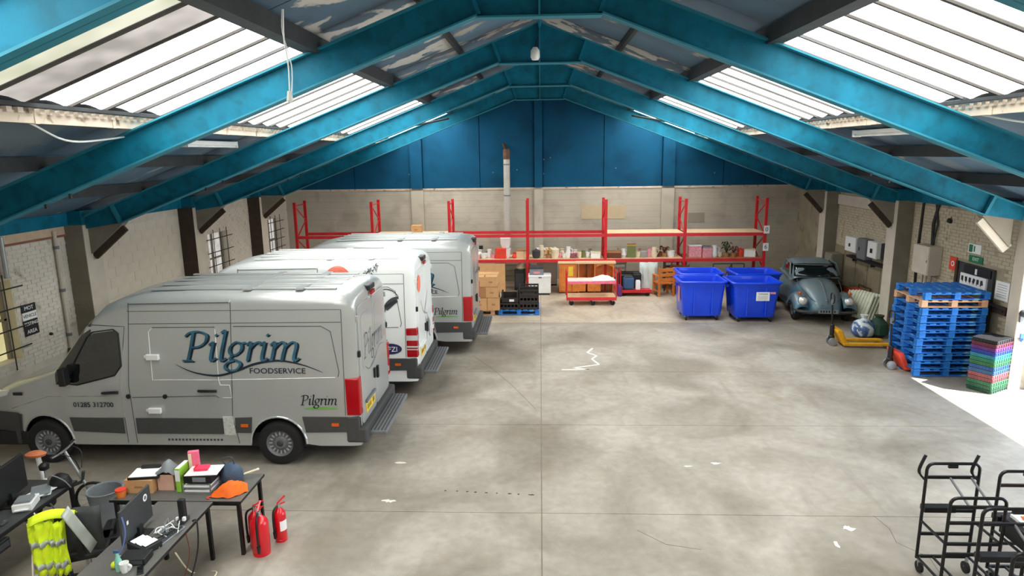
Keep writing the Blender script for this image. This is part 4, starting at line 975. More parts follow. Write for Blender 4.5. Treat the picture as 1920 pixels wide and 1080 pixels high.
cs = [(-1.78, 18.95, 0, .42, .4, 'bottom front'), (-1.38, 18.98, 0, .36, .4, 'bottom right'), (-1.8, 18.95, .38, .4, .38, 'second-tier dark'), (-1.42, 18.98, .38, .38, .4, 'second-tier right'), (-1.82, 18.95, .7, .42, .38, 'third-tier left'), (-1.45, 18.96, .7, .38, .38, 'third-tier right'), (-1.85, 19.45, 0, .42, .4, 'bottom rear'), (-1.43, 19.45, 0, .4, .4, 'bottom rear right'), (-1.85, 19.45, .38, .4, .4, 'second-tier rear'), (-1.43, 19.45, .38, .4, .4, 'second-tier rear right'), (-1.64, 19.42, .7, .78, .4, 'long top rear')]
for k, (x, y, z, w, d, nmx) in enumerate(cs):
    hh = {0: .37, .38: .31, .7: .3}[z]
    carton(nmx+' carton of the stack beside the far van', x, y, .166+z, w, d, hh, m_cardd if 'dark' in nmx else m_card, group='cartons stacked beside the far van')
# blue pallet with black crates
pallet('low blue pallet on the floor carrying black fruit crates', -.64, 19.35, 0, m_pal, 0)
m_crate = M('black_brown_crate', (42, 36, 32), .6, 0, .1)
def crate(lab, x, y, z, w=.56, d=.4, h=.195, mat=m_crate, rz=0, group='black crates on the low blue pallet'):
    t = thing('plastic_crate', lab, 'crate', (x, y, z), rz, group)
    MB().box(-w/2, w/2, -d/2, d/2, 0, .015).build('base', mat, t)
    for s in (-1, 1):
        m = MB(); m.box(-w/2, w/2, s*d/2-.01, s*d/2+.01, 0, .07); m.box(-w/2, w/2, s*d/2-.012, s*d/2+.012, h-.05, h)
        for k in range(6): m.box(-w/2+k*(w-.03)/5, -w/2+k*(w-.03)/5+.03, s*d/2-.01, s*d/2+.01, .07, h-.05)
        m.build('long_side', mat, t); m = MB(); m.box(s*w/2-.01, s*w/2+.01, -d/2, d/2, 0, h*.55); m.box(s*w/2-.01, s*w/2+.01, -d/2, d/2, h-.05, h)
        for yy in (-d/2+.02, d/2-.02): m.box(s*w/2-.01, s*w/2+.01, yy-.02, yy+.02, 0, h)
        m.build('short_side', mat, t)
    return t
for i, (x, n) in enumerate(((-.93, 1), (-.35, 3))):
    for j, y in enumerate((19.1, 19.58)):
        for k in range(n):
            crate(('left' if i == 0 else 'right')+' pile of black crates, '+('front' if j == 0 else 'rear')+' '+['bottom', 'middle', 'top'][k]+' crate', x, y, .166+k*.2)
t = thing('plastic_crate', 'tall-ended black crate holding a white label, on the left crate pile', 'crate', (-.9, 19.1, .166+.2), 0, 'black crates on the low blue pallet')
m = MB().box(-.25, .25, -.18, .18, 0, .02); m.box(-.25, -.2, -.18, .18, 0, .32); m.box(.2, .25, -.18, .18, 0, .32); m.box(-.2, .2, .14, .18, 0, .26); m.box(-.2, .2, -.18, -.15, 0, .14); m.build('shell', m_crate, t, bevel=.008); MB().box(-.02, .12, -.186, -.178, .03, .1).build('label', m_paper, t)
# things under the racking, left of the red post
t = thing('patterned_panel', 'greenish grey slatted panel leaning on the back wall under the racking', 'panel', (-1.0, 23.6, 0)); MB().box(-.65, .65, -.02, .02, .1, 1.1).build('panel', M('grey_green_panel', (158, 158, 138), .8, 0, .12, 3), t)
for z in (.3, .5, .7, .9): MB().box(-.65, .65, -.03, -.02, z, z+.02).build('slat', m_pier, t)
MB().box(-.7, .7, -.04, .04, 0, .1).build('foot', m_pierw, t)
t = thing('floor_heater', 'tall black boxy heater beside the first red post', 'heater', (-.72, 22.6, 0)); MB().box(-.18, .18, -.15, .15, 0, .72).build('case', m_black, t, bevel=.02); MB().box(-.14, .14, -.158, -.15, .1, .6).build('grille', m_dgrey, t)
t = thing('white_bag', 'crumpled white and green bag on the black heater', 'bag', (-.68, 22.6, .72)); MB().lathe([(.1, 0), (.17, .06), (.12, .18), (.03, .24)], 9).build('sack', m_cream, t, smooth=True); MB().lathe([(.06, .24), (.02, .29)], 7).build('tied_neck', m_greenp, t)
# white drawer unit and small chest freezer
t = thing('chest_freezer', 'white chest freezer between the red post and the cupboards', 'freezer', (-.02, 21.95, 0)); MB().box(-.38, .36, -.3, .3, .06, .6).build('cabinet', m_white, t, bevel=.02); MB().box(-.39, .37, -.31, .31, .6, .66).build('lid', m_paper, t, bevel=.01); MB().box(-.34, .32, -.28, .28, 0, .06).build('plinth', m_dgrey, t); MB().box(-.05, .05, -.325, -.305, .58, .62).build('handle', m_grey, t)
t = thing('printer', 'small grey and white printer with a dark top on the chest freezer', 'printer', (-.12, 21.95, .66)); MB().box(-.25, .22, -.2, .2, 0, .2).build('body', m_lg, t, bevel=.01); MB().box(-.25, .22, -.2, .2, .2, .28).build('scanner_lid', m_dgrey, t, bevel=.01); MB().box(-.12, .1, -.21, -.2, .05, .12).build('paper_slot', m_rose, t)
t = thing('fridge', 'tall pale grey fridge behind the chest freezer', 'fridge', (.2, 23.55, 0)); MB().box(-.35, .4, -.3, .3, .05, 1.3).build('cabinet', m_lg if 0 else m_white, t, bevel=.02); MB().box(-.35, .4, -.32, -.305, .5, 1.3).build('door', m_white, t, bevel=.01); MB().box(-.33, .38, -.28, .28, 0, .05).build('plinth', m_dgrey, t)
# orange pine cupboards
t = thing('pine_cupboard', 'narrow orange pine cupboard with a yellow paper on its door', 'cupboard', (.93, 22.05, 0)); MB().box(-.3, .28, -.14, .25, .05, 1.02).build('carcass', m_wood, t); dd = MB().box(-.25, .23, -.16, -.142, .1, .97).build('door', m_wood, t, bevel=.01); MB().box(.0, .16, -.168, -.16, .6, .92).build('yellow_paper', m_yplate, dd); MB().box(-.34, .32, -.18, .25, 1.02, 1.06).build('top', m_chip, t); MB().box(-.3, .28, -.12, .25, 0, .05).build('plinth', m_woodd, t)
t = thing('pine_dresser', 'wide orange pine dresser with a curved arch, behind the red trolley', 'dresser', (1.85, 22.0, 0))
MB().box(-.6, .6, .18, .2, .05, 1.02).build('back_panel', m_wood, t); 
for x in (-.6, -.06, .56): MB().box(x, x+.04, -.15, .18, .05, 1.02).build('upright', m_wood, t)
MB().box(-.62, .62, -.16, .2, .5, .54).build('shelf', m_wood, t); MB().box(-.66, .66, -.18, .22, 1.02, 1.07).build('top', m_chip, t); MB().box(-.6, .6, -.12, .2, 0, .05).build('plinth', m_woodd, t)
MB().box(-.3, -.27, -.1, .18, .54, 1.0).build('divider', m_woodd, t)
ar = [(.0+.56*k/10, .9+.1*math.sin(PI*k/10)) for k in range(11)]; MB().prism(ar+[(.56, 1.02), (0, 1.02)], -.16, -.14, 'y').build('arched_rail', m_wood, t)
for k in range(9): MB().tube([(.04+k*.06, -.12, .06), (.04+k*.06, -.12, .5)], .012, 6).build('spindle', m_woodd, t)
for s in (-1, 1): MB().box(-.31+s*.25-.22, -.31+s*.25+.22, -.165, -.15, .08, .48).build('door', m_wood, t, bevel=.008)
# red flatbed trolley with a pink top
m_pinkish = M('pale_pink_board', (240, 206, 196), .7)
t = thing('red_trolley', 'red-framed flat trolley with pale boards in front of the pine dresser', 'trolley', (1.57, 20.4, 0))
MB().box(-.75, .75, -.35, .35, .2, .26).build('deck', m_chip, t, bevel=.005); MB().box(-.77, .77, -.37, -.35, .17, .27).build('deck_rail', m_rbeam, t)
MB().box(-.72, .72, -.33, .33, .7, .76).build('upper_shelf', m_pinkish, t, bevel=.005); MB().box(-.74, .74, -.35, -.33, .69, .77).build('shelf_rail', m_pink, t)
for s in (-1, 1):
    for y in (-.34, .34): MB().tube([(s*.76, y, .2), (s*.76, y, 1.05)], .018, 8).build('post', m_rail, t)
    MB().tube([(s*.76, -.34, 1.05), (s*.76, .34, 1.05)], .018, 8).build('handle', m_rail, t); MB().tube([(s*.76, -.34, .5), (s*.76, .34, .5)], .014, 8).build('side_rail', m_rail, t)
for x in (-.62, .05, .66):
    for y in (-.28, .28): MB().lathe([(.05, -.02), (.075, -.015), (.075, .015), (.05, .02)], 12, Matrix.Translation((x, y, .077)) @ Matrix.Rotation(R(90), 4, 'X')).build('wheel', m_rubber, t); MB().box(x-.03, x+.03, y-.03, y+.03, .13, .2).build('castor_fork', m_galv, t)
t = thing('cloth_heap', 'heap of white cloth on the pink top of the red trolley', 'cloth', (1.95, 20.4, .765))
m = MB(); rr_ = random.Random(5); m.grid([[((i-5)*.07, (j-3)*.09, max(0, .13*(1-((i-5)/5.)**2)*(1-((j-3)/3.)**2))+rr_.uniform(0, .02)) for j in range(7)] for i in range(11)]); m.build('folds', m_paper, t, smooth=True, ang=80); MB().box(-.34, .34, -.26, .26, 0, .004).build('lower_layer', m_paper, t)
# small red frame trolley with dark goods, right of the dresser
t = thing('red_platform_truck', 'low red platform truck loaded with dark odds and ends', 'trolley', (3.12, 21.7, 0)); MB().box(-.5, .5, -.3, .3, .14, .2).build('deck', m_rbeam, t); MB().box(-.52, .52, -.32, -.3, .12, .22).build('rim', m_rail, t)
for s in (-1, 1): MB().tube([(-.5, s*.28, .2), (-.5, s*.28, .85)], .018, 8).build('post', m_rail, t)
MB().tube([(-.5, -.28, .85), (-.5, .28, .85)], .018, 8).build('handle', m_rail, t)
for x in (-.4, .4):
    for y in (-.22, .22): MB().lathe([(.05, -.02), (.068, -.015), (.068, .015), (.05, .02)], 12, Matrix.Translation((x, y, .068)) @ Matrix.Rotation(R(90), 4, 'X')).build('wheel', m_rubber, t)
def lump(name, lab, cat, x, y, z, w, d, h, mat, mat2=None, rz=0):
    t = thing(name, lab, cat, (x, y, z), rz); MB().box(-w/2, w/2, -d/2, d/2, 0, h).build('body', mat, t, bevel=min(w, d, h)*.2); MB().box(-w/2*.8, w/2*.8, -d/2*.8, d/2*.8, h, h+.02).build('top', mat2 or mat, t, bevel=.004); return t
lump('tool_bag', 'blue tool bag on the low red platform truck', 'bag', 2.9, 21.6, .2, .34, .3, .42, m_bl, m_dgrey)
lump('black_case', 'black case at the back of the low red platform truck', 'case', 3.2, 21.85, .2, .3, .24, .5, m_black, m_dgrey); lump('paint_tin_box', 'small white box on the low red platform truck', 'box', 3.2, 21.52, .2, .16, .14, .3, m_paper, m_white)
lump('purple_bag', 'purple bag at the left end of the low red platform truck', 'bag', 2.6, 21.5, 0, .14, .3, .35, m_pur)
lump('black_cabinet', 'black lidded bin behind the low red platform truck', 'bin', 3.1, 22.5, 0, .9, .4, .6, m_black, m_dgrey)
t = thing('white_shelf_unit', 'white slatted shelf unit standing right of the pine dresser', 'shelf unit', (2.72, 23.0, 0))
for k in range(6): MB().box(-.25, .25, -.2, .2, .15+k*.17, .17+k*.17).build('shelf', m_paper, t)
for s in (-1, 1): MB().box(s*.26-.01, s*.26+.01, -.2, .2, 0, 1.07).build('side_panel', m_white, t)
t = thing('draped_sheet', 'pale blue-grey dust sheet draped over boards under the racking', 'dust sheet', (3.6, 22.0, 0))
m = MB(); m.grid([[(-.3+.6*i/10+(1.05-z)*.1*math.sin(i*1.9), -.1+.04*math.sin(i*1.4)-(1.05-z)*.12, z) for i in range(11)] for z in (1.05, .8, .55, .3, .1, .02)]); m.build('folds', M('pale_dust_sheet', (192, 200, 196), .85, 0, .08, 6), t, smooth=True, ang=80, solid=.01); MB().box(-.28, .28, -.02, .1, 0, 1.0).build('board', m_cream, t)
# wooden chairs and rack
def wchair(lab, x, y, rz, mat, arms=True, flip=False):
    t = thing('wooden_chair', lab, 'chair', (x, y, 0), rz)
    MB().box(-.27, .27, -.26, .26, .42, .46).build('seat', mat, t, bevel=.01)
    for s in (-1, 1):
        MB().box(s*.25-.03, s*.25+.03, -.25, -.19, 0, .44 if not arms else .66).build('leg', mat, t); MB().box(s*.25-.03, s*.25+.03, .19, .25, 0, .95).build('leg', mat, t)
        if arms: MB().box(s*.25-.04, s*.25+.04, -.27, .2, .66, .69).build('arm', mat, t)
        MB().box(s*.25-.015, s*.25+.015, -.2, .2, .15, .19).build('stretcher', mat, t)
    for z in (.5, .66, .82): MB().box(-.22, .22, .2, .24, z, z+.1).build('back_slat', mat, t)
    MB().box(-.22, .22, -.24, -.2, .3, .4).build('seat_rail', mat, t); return t
wchair('orange-brown wooden armchair standing in front of the racking, left of the blue bins', 4.05, 21.6, PI+.25, m_wood)
wchair('dark brown slatted wooden chair beside the orange one', 4.65, 21.75, -.1, m_woodd, False)
t = thing('wooden_rack', 'dark wooden slatted rack behind the chairs', 'rack', (4.6, 22.6, 0))
for s in (-1, 1): MB().box(s*.35-.02, s*.35+.02, -.15, .15, 0, 1.0).build('side_post', m_woodd, t)
for k in range(6): MB().box(-.35, .35, -.15, .15, .1+k*.17, .125+k*.17).build('slat_shelf', m_woodd, t)
t = thing('folded_easel', 'dark folded easel leaning behind the orange wooden chair', 'easel', (4.0, 22.0, 0)); MB().bar((-.45, 0, 1.05), (-.1, 0, .05), .04).build('leg', m_woodd, t); MB().bar((.4, .0, 1.08), (.15, 0, .05), .04).build('leg', m_woodd, t); MB().bar((-.3, 0, .6), (.27, 0, .6), .03).build('crossbar', m_woodd, t)
t = thing('metal_frame', 'thin dark metal frame under the far right rack bay', 'frame', (6.4, 21.8, 0))
for x in (-.7, -.1, .3): MB().tube([(x, 0, 0), (x, 0, 1.0)], .018, 6).build('upright', m_dark, t)
MB().tube([(-.7, 0, 1.0), (.3, 0, 1.0)], .018, 6).build('top_rail', m_dark, t); MB().tube([(-.35, 0, .5), (-.1, 0, 1.0)], .018, 6).build('brace', m_dark, t)
# ---- blue wheeled bins
def bin_(lab, x, y, w=1.24, d=1.02, rz=0, paper=None):
    t = thing('wheeled_bin', lab, 'bin', (x, y, 0), rz, 'blue wheeled bins'); t.scale = (1, 1, .94)
    def ring(z, f, ins=0):
        return [(sx*(w/2*f-ins), sy*(d/2*f-ins), z) for sx, sy in ((-1, -1), (1, -1), (1, 1), (-1, 1))]
    def rr(z, f, ins=0, r=.1, n=4):
        hw_, hd = w/2*f-ins, d/2*f-ins; out = []
        for cx, cy, a0 in ((hw_-r, -hd+r, 270), (hw_-r, hd-r, 0), (-hw_+r, hd-r, 90), (-hw_+r, -hd+r, 180)):
            out += [(cx+r*math.cos(R(a0+90*i/n)), cy+r*math.sin(R(a0+90*i/n)), z) for i in range(n+1)]
        return out
    rows = [rr(.14, .82), rr(.18, .86), rr(.7, .92), rr(1.08, .97), rr(1.1, 1.0), rr(1.2, 1.02), rr(1.2, 1.02, .05), rr(1.08, .97, .04), rr(.22, .84, .04)]
    m = MB().grid(rows, cv=True); n = len(rows[0]); m.f.append(tuple(range(n))); m.f.append(tuple(range(8*n, 9*n))); m.build('tub', m_blue, t, smooth=True)
    MB().tube([Vector(p)*1.0 for p in rr(1.18, 1.04)], .028, 6, closed=True).build('rim', m_blue, t, smooth=True)
    for s in (-1, 1):
        MB().box(s*(w/2*.99), s*(w/2*.99)+s*.07, -.05, .05, .98, 1.06).build('trunnion', m_blue, t)
        MB().box(s*w*.2-.02, s*w*.2+.02, -d/2*.93-.03, -d/2*.86, .2, 1.02).build('rib', m_blue, t, bevel=.01)
    for sx in (-1, 1):
        for sy in (-1, 1):
            MB().lathe([(.06, -.025), (.09, -.02), (.09, .02), (.06, .025)], 14, Matrix.Translation((sx*w*.34, sy*d*.36, .09)) @ Matrix.Rotation(R(90), 4, 'Y')).build('castor_wheel', m_rubber, t); MB().box(sx*w*.34-.035, sx*w*.34+.035, sy*d*.36-.04, sy*d*.36+.03, .1, .18).build('castor_fork', m_galv, t)
    if paper:
        MB().box(-.02, .34, -d/2*.93-.034, -d/2*.93-.03, .66, .92).build('label', m_paper, t)
        text('label_heading', 'TUNGSTEN' if 0 else 'TOWARD', .06, m_dgrey, t, FACE((.16, -d/2*.93-.036, .86), (0, -1, 0)), ex=.0005, bold=.001)
        l = MB()
        for k in range(5): l.box(.02, .3, -d/2*.93-.0355, -d/2*.93-.034, .8-k*.028, .806-k*.028)
        l.build('label_print', m_grey, t); MB().box(.36, .5, -d/2*.93-.034, -d/2*.93-.03, .86, .92).build('sticker', m_rose, t)
    return t
bin_('blue wheeled bin at the front left of the group of four', 4.5, 18.6); bin_('blue wheeled bin with a white label, front right of the group', 5.9, 18.42, 1.28, 1.04, 0, True)
bin_('blue wheeled bin at the back left of the group, behind the unlabelled one', 4.75, 19.85); bin_('blue wheeled bin at the back right of the group, nearest the blue car', 6.35, 19.75, 1.3, 1.04, .06)
bb = [o for o in bpy.data.objects if o.name == 'wheeled_bin'][0]
MB().box(-.61, -.598, -.25, -.1, .55, 1.0).build('torn_label', m_rose, bb)
# ================================================================ VINTAGE CAR
bt = thing('vintage_car', 'dusty blue rounded vintage car parked in the back right corner', 'car', (7.68, 17.62, 0), R(-8))
def interp(tab, x):
    for (a, *p), (b, *q) in zip(tab, tab[1:]):
        if a <= x <= b:
            t = (x-a)/(b-a); t = t*t*(3-2*t) if 0 else t; return [m+(n-m)*t for m, n in zip(p, q)]
    return tab[0][1:] if x < tab[0][0] else tab[-1][1:]
# y (back from nose), top z, half width, bottom z
BT = [(0, .44, .26, .36), (.05, .6, .34, .3), (.18, .76, .42, .27), (.45, .93, .52, .25), (.8, 1.03, .58, .25), (1.15, 1.08, .63, .25), (1.35, 1.1, .66, .25), (2.9, 1.06, .68, .25), (3.4, .98, .6, .27), (3.8, .8, .5, .3), (4.15, .5, .32, .34)]
rows = []
yy = [0, .05, .1, .18, .3, .45, .62, .8, 1.0, 1.15, 1.35, 1.7, 2.2, 2.6, 2.9, 3.15, 3.4, 3.6, 3.8, 4.0, 4.15]
for y in yy:
    zt, h, zb = interp(BT, y); r = []
    for k in range(17):
        a = PI*k/16; cx = math.cos(a); sx = math.sin(a); r.append((h*math.copysign(abs(cx)**.75, cx), y, zb+(zt-zb)*abs(sx)**.62))
    rows.append(r)
m = MB().grid(rows); n = 17; m.f.append(tuple(range(n))); m.f.append(tuple(range((len(yy)-1)*n, len(yy)*n))); m.build('lower_body', m_beetle, bt, smooth=True, ang=60)
# cabin: arched rows
CT = [(1.22, 1.08, .64), (1.42, 1.3, .63), (1.6, 1.43, .6), (1.9, 1.51, .58), (2.3, 1.52, .57), (2.7, 1.44, .56), (3.0, 1.3, .54), (3.3, 1.1, .5)]
rows = []
for y, zt, h in CT:
    r = [(h+.08, y, 1.0)]
    for k in range(13):
        a = PI*k/12; cx = math.cos(a); r.append((h*math.copysign(abs(cx)**.45, cx), y, 1.0+(zt-1.0)*abs(math.sin(a))**.5 if k not in (0, 12) else 1.02))
    r.append((-h-.08, y, 1.0)); rows.append(r)
m = MB().grid(rows); m.build('cabin', m_beetle, bt, smooth=True, ang=60)
ws = []
for f in (0.08, .35, .65, .88):
    z = 1.1+(1.43-1.1)*f; y = 1.2+.38*f-.025
    ws.append([((.6-.06*f)*s, y+.1*abs(s)**3, z) for s in (-1, -.8, -.4, 0, .4, .8, 1)])
MB().grid(ws).build('windscreen', m_glass, bt, smooth=True, solid=.01)
MB().tube([(-.6, 1.28, 1.12), (-.3, 1.17, 1.12), (.3, 1.17, 1.12), (.6, 1.28, 1.12), (.55, 1.62, 1.41), (.3, 1.54, 1.43), (-.3, 1.54, 1.43), (-.55, 1.62, 1.41)], .014, 6, closed=True).build('windscreen_trim', m_black, bt)
for s in (-1, 1):
    MB().add([(s*.65, 1.55, 1.12), (s*.65, 2.35, 1.12), (s*.6, 2.3, 1.4), (s*.61, 1.75, 1.4), (s*.6, 1.55, 1.12), (s*.6, 2.35, 1.12), (s*.55, 2.3, 1.4), (s*.55, 1.75, 1.4)], [(0, 1, 2, 3), (4, 7, 6, 5), (0, 4, 5, 1), (1, 5, 6, 2), (2, 6, 7, 3), (3, 7, 4, 0)]).build('side_window', m_glass, bt)
    MB().tube([(s*.67, 1.45, 1.1), (s*.62, 1.72, 1.42), (s*.6, 2.35, 1.44), (s*.65, 2.5, 1.1)], .018, 6).build('door_frame', m_beetle, bt)
    # front and rear wings: swept shells over the wheels
    for y0, y1, zz, wd in ((.1, 1.15, .78, .36), (2.85, 3.95, .74, .32)):
        rws = []
        for i in range(13):
            t = i/12; y = y0+(y1-y0)*t+(.0 if y0 < 1 else 0); top = .32+(zz-.32)*math.sin(PI*min(1, max(0, .04+.92*t)))**.55
            r = []
            for k in range(9):
                a = PI*k/8; r.append((s*(.44+wd*(1-math.cos(a))/2 if 0 else .46+wd*math.sin(a/2+0)*(1)), y-.0, .0))
            r = [(s*(.44), y, top*.98), (s*.55, y, top+.015), (s*.66, y, top+.0), (s*.74, y, top-.05), (s*.79, y, top-.13), (s*(.8), y, max(.3, top-.22)), (s*.79, y, max(.29, top-.3))]
            rws.append(r)
        MB().grid(rws).build('wing', m_beetle, bt, smooth=True, ang=70, solid=.012)
    for y in (.63, 3.05):
        w = MB().lathe([(.2, -.07), (.3, -.075), (.33, -.05), (.33, .05), (.3, .075), (.2, .07)], 28, Matrix.Rotation(R(90), 4, 'Y')).build('wheel', m_rubber, bt, smooth=True, loc=(s*.66, y, .33))
        MB().lathe([(.19, .0), (.2, .08), (.17, .085), (.12, .1), (.0, .115)], 20, Matrix.Rotation(R(90*s), 4, 'Y')).build('hub_cap', m_chrome, w, smooth=True)
    MB().box(s*.62, s*.78, 1.1, 2.9, .3, .34).build('running_board', m_dgrey, bt, bevel=.01)
    T = Matrix.Translation((s*.58, .14, .64)) @ Matrix.Rotation(R(75), 4, 'X')
    MB().lathe([(.0, .05), (.07, .035), (.1, 0), (.115, -.02), (.12, -.2), (.08, -.3)], 20, T).build('headlamp_shell', m_beetle, bt, smooth=True)
    hl = MB().lathe([(.118, -.01), (.12, .012), (.1, .02)], 20, T).build('headlamp_rim', m_chrome, bt, smooth=True); MB().lathe([(.1, .01), (.07, .04), (0, .055)], 18, T).build('lens', m_clear, hl, smooth=True)
    MB().lathe([(.03, -.05), (.045, 0), (.02, .04)], 12, Matrix.Translation((s*.64, .32, .82))).build('indicator', m_amber, bt, smooth=True)
# bonnet line, crest, bumper, plate
MB().tube(cr([(0, .02, .55), (0, .12, .72), (0, .45, .945), (0, .8, 1.045), (0, 1.12, 1.09)], 5), .01, 6).build('bonnet_trim', m_chrome, bt)
for s in (-1, 1): MB().tube(cr([(s*.1, .02, .52), (s*.36, .2, .68), (s*.47, .5, .82), (s*.54, .85, .92), (s*.55, 1.15, 1.04)], 5), .008, 6).build('bonnet_gap', m_seam, bt)
MB().lathe([(.0, .02), (.035, .015), (.04, 0)], 14, Matrix.Translation((0, .06, .68)) @ Matrix.Rotation(R(60), 4, 'X')).build('bonnet_badge', m_chrome, bt)
MB().tube([(0, .1, .6), (0, .03, .58), (0, .05, .54)], .018, 6).build('bonnet_handle', m_chrome, bt)
MB().tube(cr([(-.78, .35, .38), (-.7, .0, .38), (-.3, -.1, .38), (.3, -.1, .38), (.7, 0, .38), (.78, .35, .38)], 5), .038, 8).build('front_bumper', m_dgrey, bt, smooth=True)
np_ = MB().box(-.25, .25, -.15, -.138, .36, .47).build('number_plate', m_lg, bt); q = MB()
for k in range(6): q.box(-.2+k*.068, -.165+k*.068, -.153, -.15, .385, .445)
q.build('plate_characters', m_black, np_)
MB().box(-.55, .55, .3, 3.8, .22, .3).build('underbody', m_black, bt)
for s in (-1, 1): MB().tube([(s*.1, 1.2, 1.12), (s*.3, 1.22, 1.2)], .007, 5).build('wiper', m_black, bt)
m_tyre = m_rubber
for k in range(3):
    t = thing('loose_tyre', ['bottom', 'middle', 'top'][k]+' tyre of the dark pile against the wall beside the vintage car', 'tyre', (8.98, 20.1, .1+.2*k), 0, 'tyres beside the vintage car')
    MB().tube([(math.cos(a*PI/12)*.24, math.sin(a*PI/12)*.24, 0) for a in range(24)], .095, 10, closed=True).build('casing', m_rubber, t, smooth=True); MB().tube([(math.cos(a*PI/12)*.17, math.sin(a*PI/12)*.17, 0) for a in range(24)], .03, 6, closed=True).build('bead', m_dgrey, t, smooth=True)
# ================================================================ YELLOW AND RED PALLET TRUCKS
def pump(lab, x, y, mat, rz=0, L=1.15, handle=True, fz=.07):
    t = thing('pallet_truck', lab, 'pallet truck', (x, y, 0), rz)
    for s in (-1, 1):
        MB().prism([(.1, fz-.02), (L, fz-.02), (L+.04, fz), (L, fz+.035), (.1, fz+.035)], s*.2-.07, s*.2+.07, 'y').build('fork', mat, t, bevel=.008)
        MB().lathe([(.03, -.04), (.038, -.035), (.038, .035), (.03, .04)], 12, Matrix.Translation((L-.1, s*.2, .04)) @ Matrix.Rotation(R(90), 4, 'X')).build('load_roller', m_grey, t)
        MB().lathe([(.05, -.025), (.095, -.022), (.095, .022), (.05, .025)], 16, Matrix.Translation((-.1, s*.09, .095)) @ Matrix.Rotation(R(90), 4, 'X')).build('steer_wheel', m_galv, t)
    MB().prism([(.1, .05), (.22, .05), (.05, .42), (-.06, .42), (-.06, .36)], -.25, .25, 'y').build('headframe', mat, t, bevel=.02)
    MB().lathe([(.07, .1), (.07, .22), (.05, .24), (.05, .5), (.03, .52)], 14, Matrix.Translation((-.1, 0, 0))).build('pump_unit', m_black, t, smooth=True)
    MB().tube([(-.1, 0, .3), (-.14, 0, 1.02)], .022, 8).build('tow_bar', m_black, t)
    MB().tube(cr([(-.14, 0, 1.02), (-.14, -.1, 1.08), (-.15, -.1, 1.24), (-.15, 0, 1.28), (-.15, .1, 1.24), (-.14, .1, 1.08), (-.14, 0, 1.02)], 4), .016, 6).build('handle_loop', m_black, t, smooth=True); MB().box(-.16, -.12, -.03, .03, 1.0, 1.12).build('handle_grip', m_lg, t)
    return t
pump('yellow hand pallet truck standing free in front of the vintage car', 7.15, 15.8, m_yel, R(-3))
pump('orange-red hand pallet truck with its forks in the blue pallet stack', 7.62, 14.0, m_redo, 0, 1.15, fz=.065)
# ================================================================ BLUE PALLETS
PB.clear()
ordn = ['bottom', 'second', 'third', 'fourth', 'fifth', 'sixth', 'seventh', 'eighth', 'ninth', 'tenth', 'topmost']
m_pals = [m_pal, m_palw]
rp = random.Random(4)
for k in range(11):
    wood = k == 9
    lb = ('bare pinkish wooden pallet directly under the topmost blue one of the tall stack' if wood else ordn[k]+' blue pallet of the tall stack by the door opening')
    pallet(lb, 8.4+rp.uniform(-.02, .02)+(.03 if k == 10 else 0), 14.0+rp.uniform(-.015, .015), .1625*k, m_palw if wood else m_pal, R(rp.uniform(-1, 1)), w=1.3, d=1.1, group='tall stack of pallets')
# ================================================================ FOLDED CRATES
cc = [('dark green', (30, 84, 62)), ('green', (44, 110, 76)), ('mid green', (56, 120, 84)), ('brownish pink', (150, 78, 84)), ('dusty pink', (166, 92, 98)), ('steel blue', (52, 104, 150)), ('blue', (44, 92, 160)), ('leaf green', (50, 116, 70)), ('sea green', (40, 130, 96)), ('turquoise', (40, 140, 160)), ('royal blue', (36, 66, 170)), ('purple', (110, 46, 130)), ('maroon', (110, 40, 60)), ('black', (24, 24, 28))]
for k, (nmc, c) in enumerate(cc):
    mt = M('crate_'+nmc.replace(' ', '_'), tuple(int(q*.8) for q in c), .5, 0, .1, 9)
    t = thing('folded_crate', nmc+' folded plastic crate in the stack by the door pier'+(', lowest one' if k == 0 else ', top one' if k == 13 else ''), 'crate', (8.75, 12.74, .076*k), R(30+rp.uniform(-1.5, 1.5)), 'folded crates by the door')
    MB().box(-.28, .28, -.22, .22, 0, .056).build('tray', mt, t, bevel=.004)
    MB().box(-.29, .29, -.23, .23, .054, .07).build('rim', mt, t, bevel=.003)
    q = MB()
    for i in range(7): q.box(-.26+i*.08, -.24+i*.08, -.228, -.22, 0, .056); q.box(-.288, -.28, -.2+i*.06, -.19+i*.06, 0, .045)
    q.build('side_ribs', mt, t, kind='stuff')
    if k == 13:
        q = MB()
        for i in range(8): q.box(-.26, .26, -.2+i*.055, -.18+i*.055, .07, .074)
        q.build('lid_grid', mt, t)
# ---- oddments in the right corner
m_rib = M('cream_ribbed_sheet', (206, 208, 186), .6)
for k in range(4):
    t = thing('ribbed_panel', ['front', 'second', 'third', 'rear'][k]+' cream ribbed panel leaning in the right corner', 'panel', (8.5+.09*k, 17.98, .0), 0, 'leaning ribbed panels', rot=(0, R(22), R(20)))
    MB().box(-.015, .0, -.42, .42, .16, .86).build('sheet', m_rib, t); 
    q = MB()
    for i in range(9): q.box(-.03, -.015, -.41+i*.1, -.36+i*.1, .16, .86)
    q.build('ribs', m_rib, t)
t = thing('wrapped_roll', 'bag of blue and white plastic wrapping in front of the ribbed panels', 'bag', (8.15, 16.55, 0))
MB().lathe([(.1, 0), (.26, .06), (.3, .2), (.24, .36), (.1, .45), (.05, .5)], 11).build('sack', M('blue_white_wrap', (70, 100, 150), .3, 0, .5, 6, 0, (5., (210, 218, 220), .5, .56)), t, smooth=True, ang=60); MB().lathe([(.05, .48), (.1, .56)], 9).build('tied_top', m_white, t)
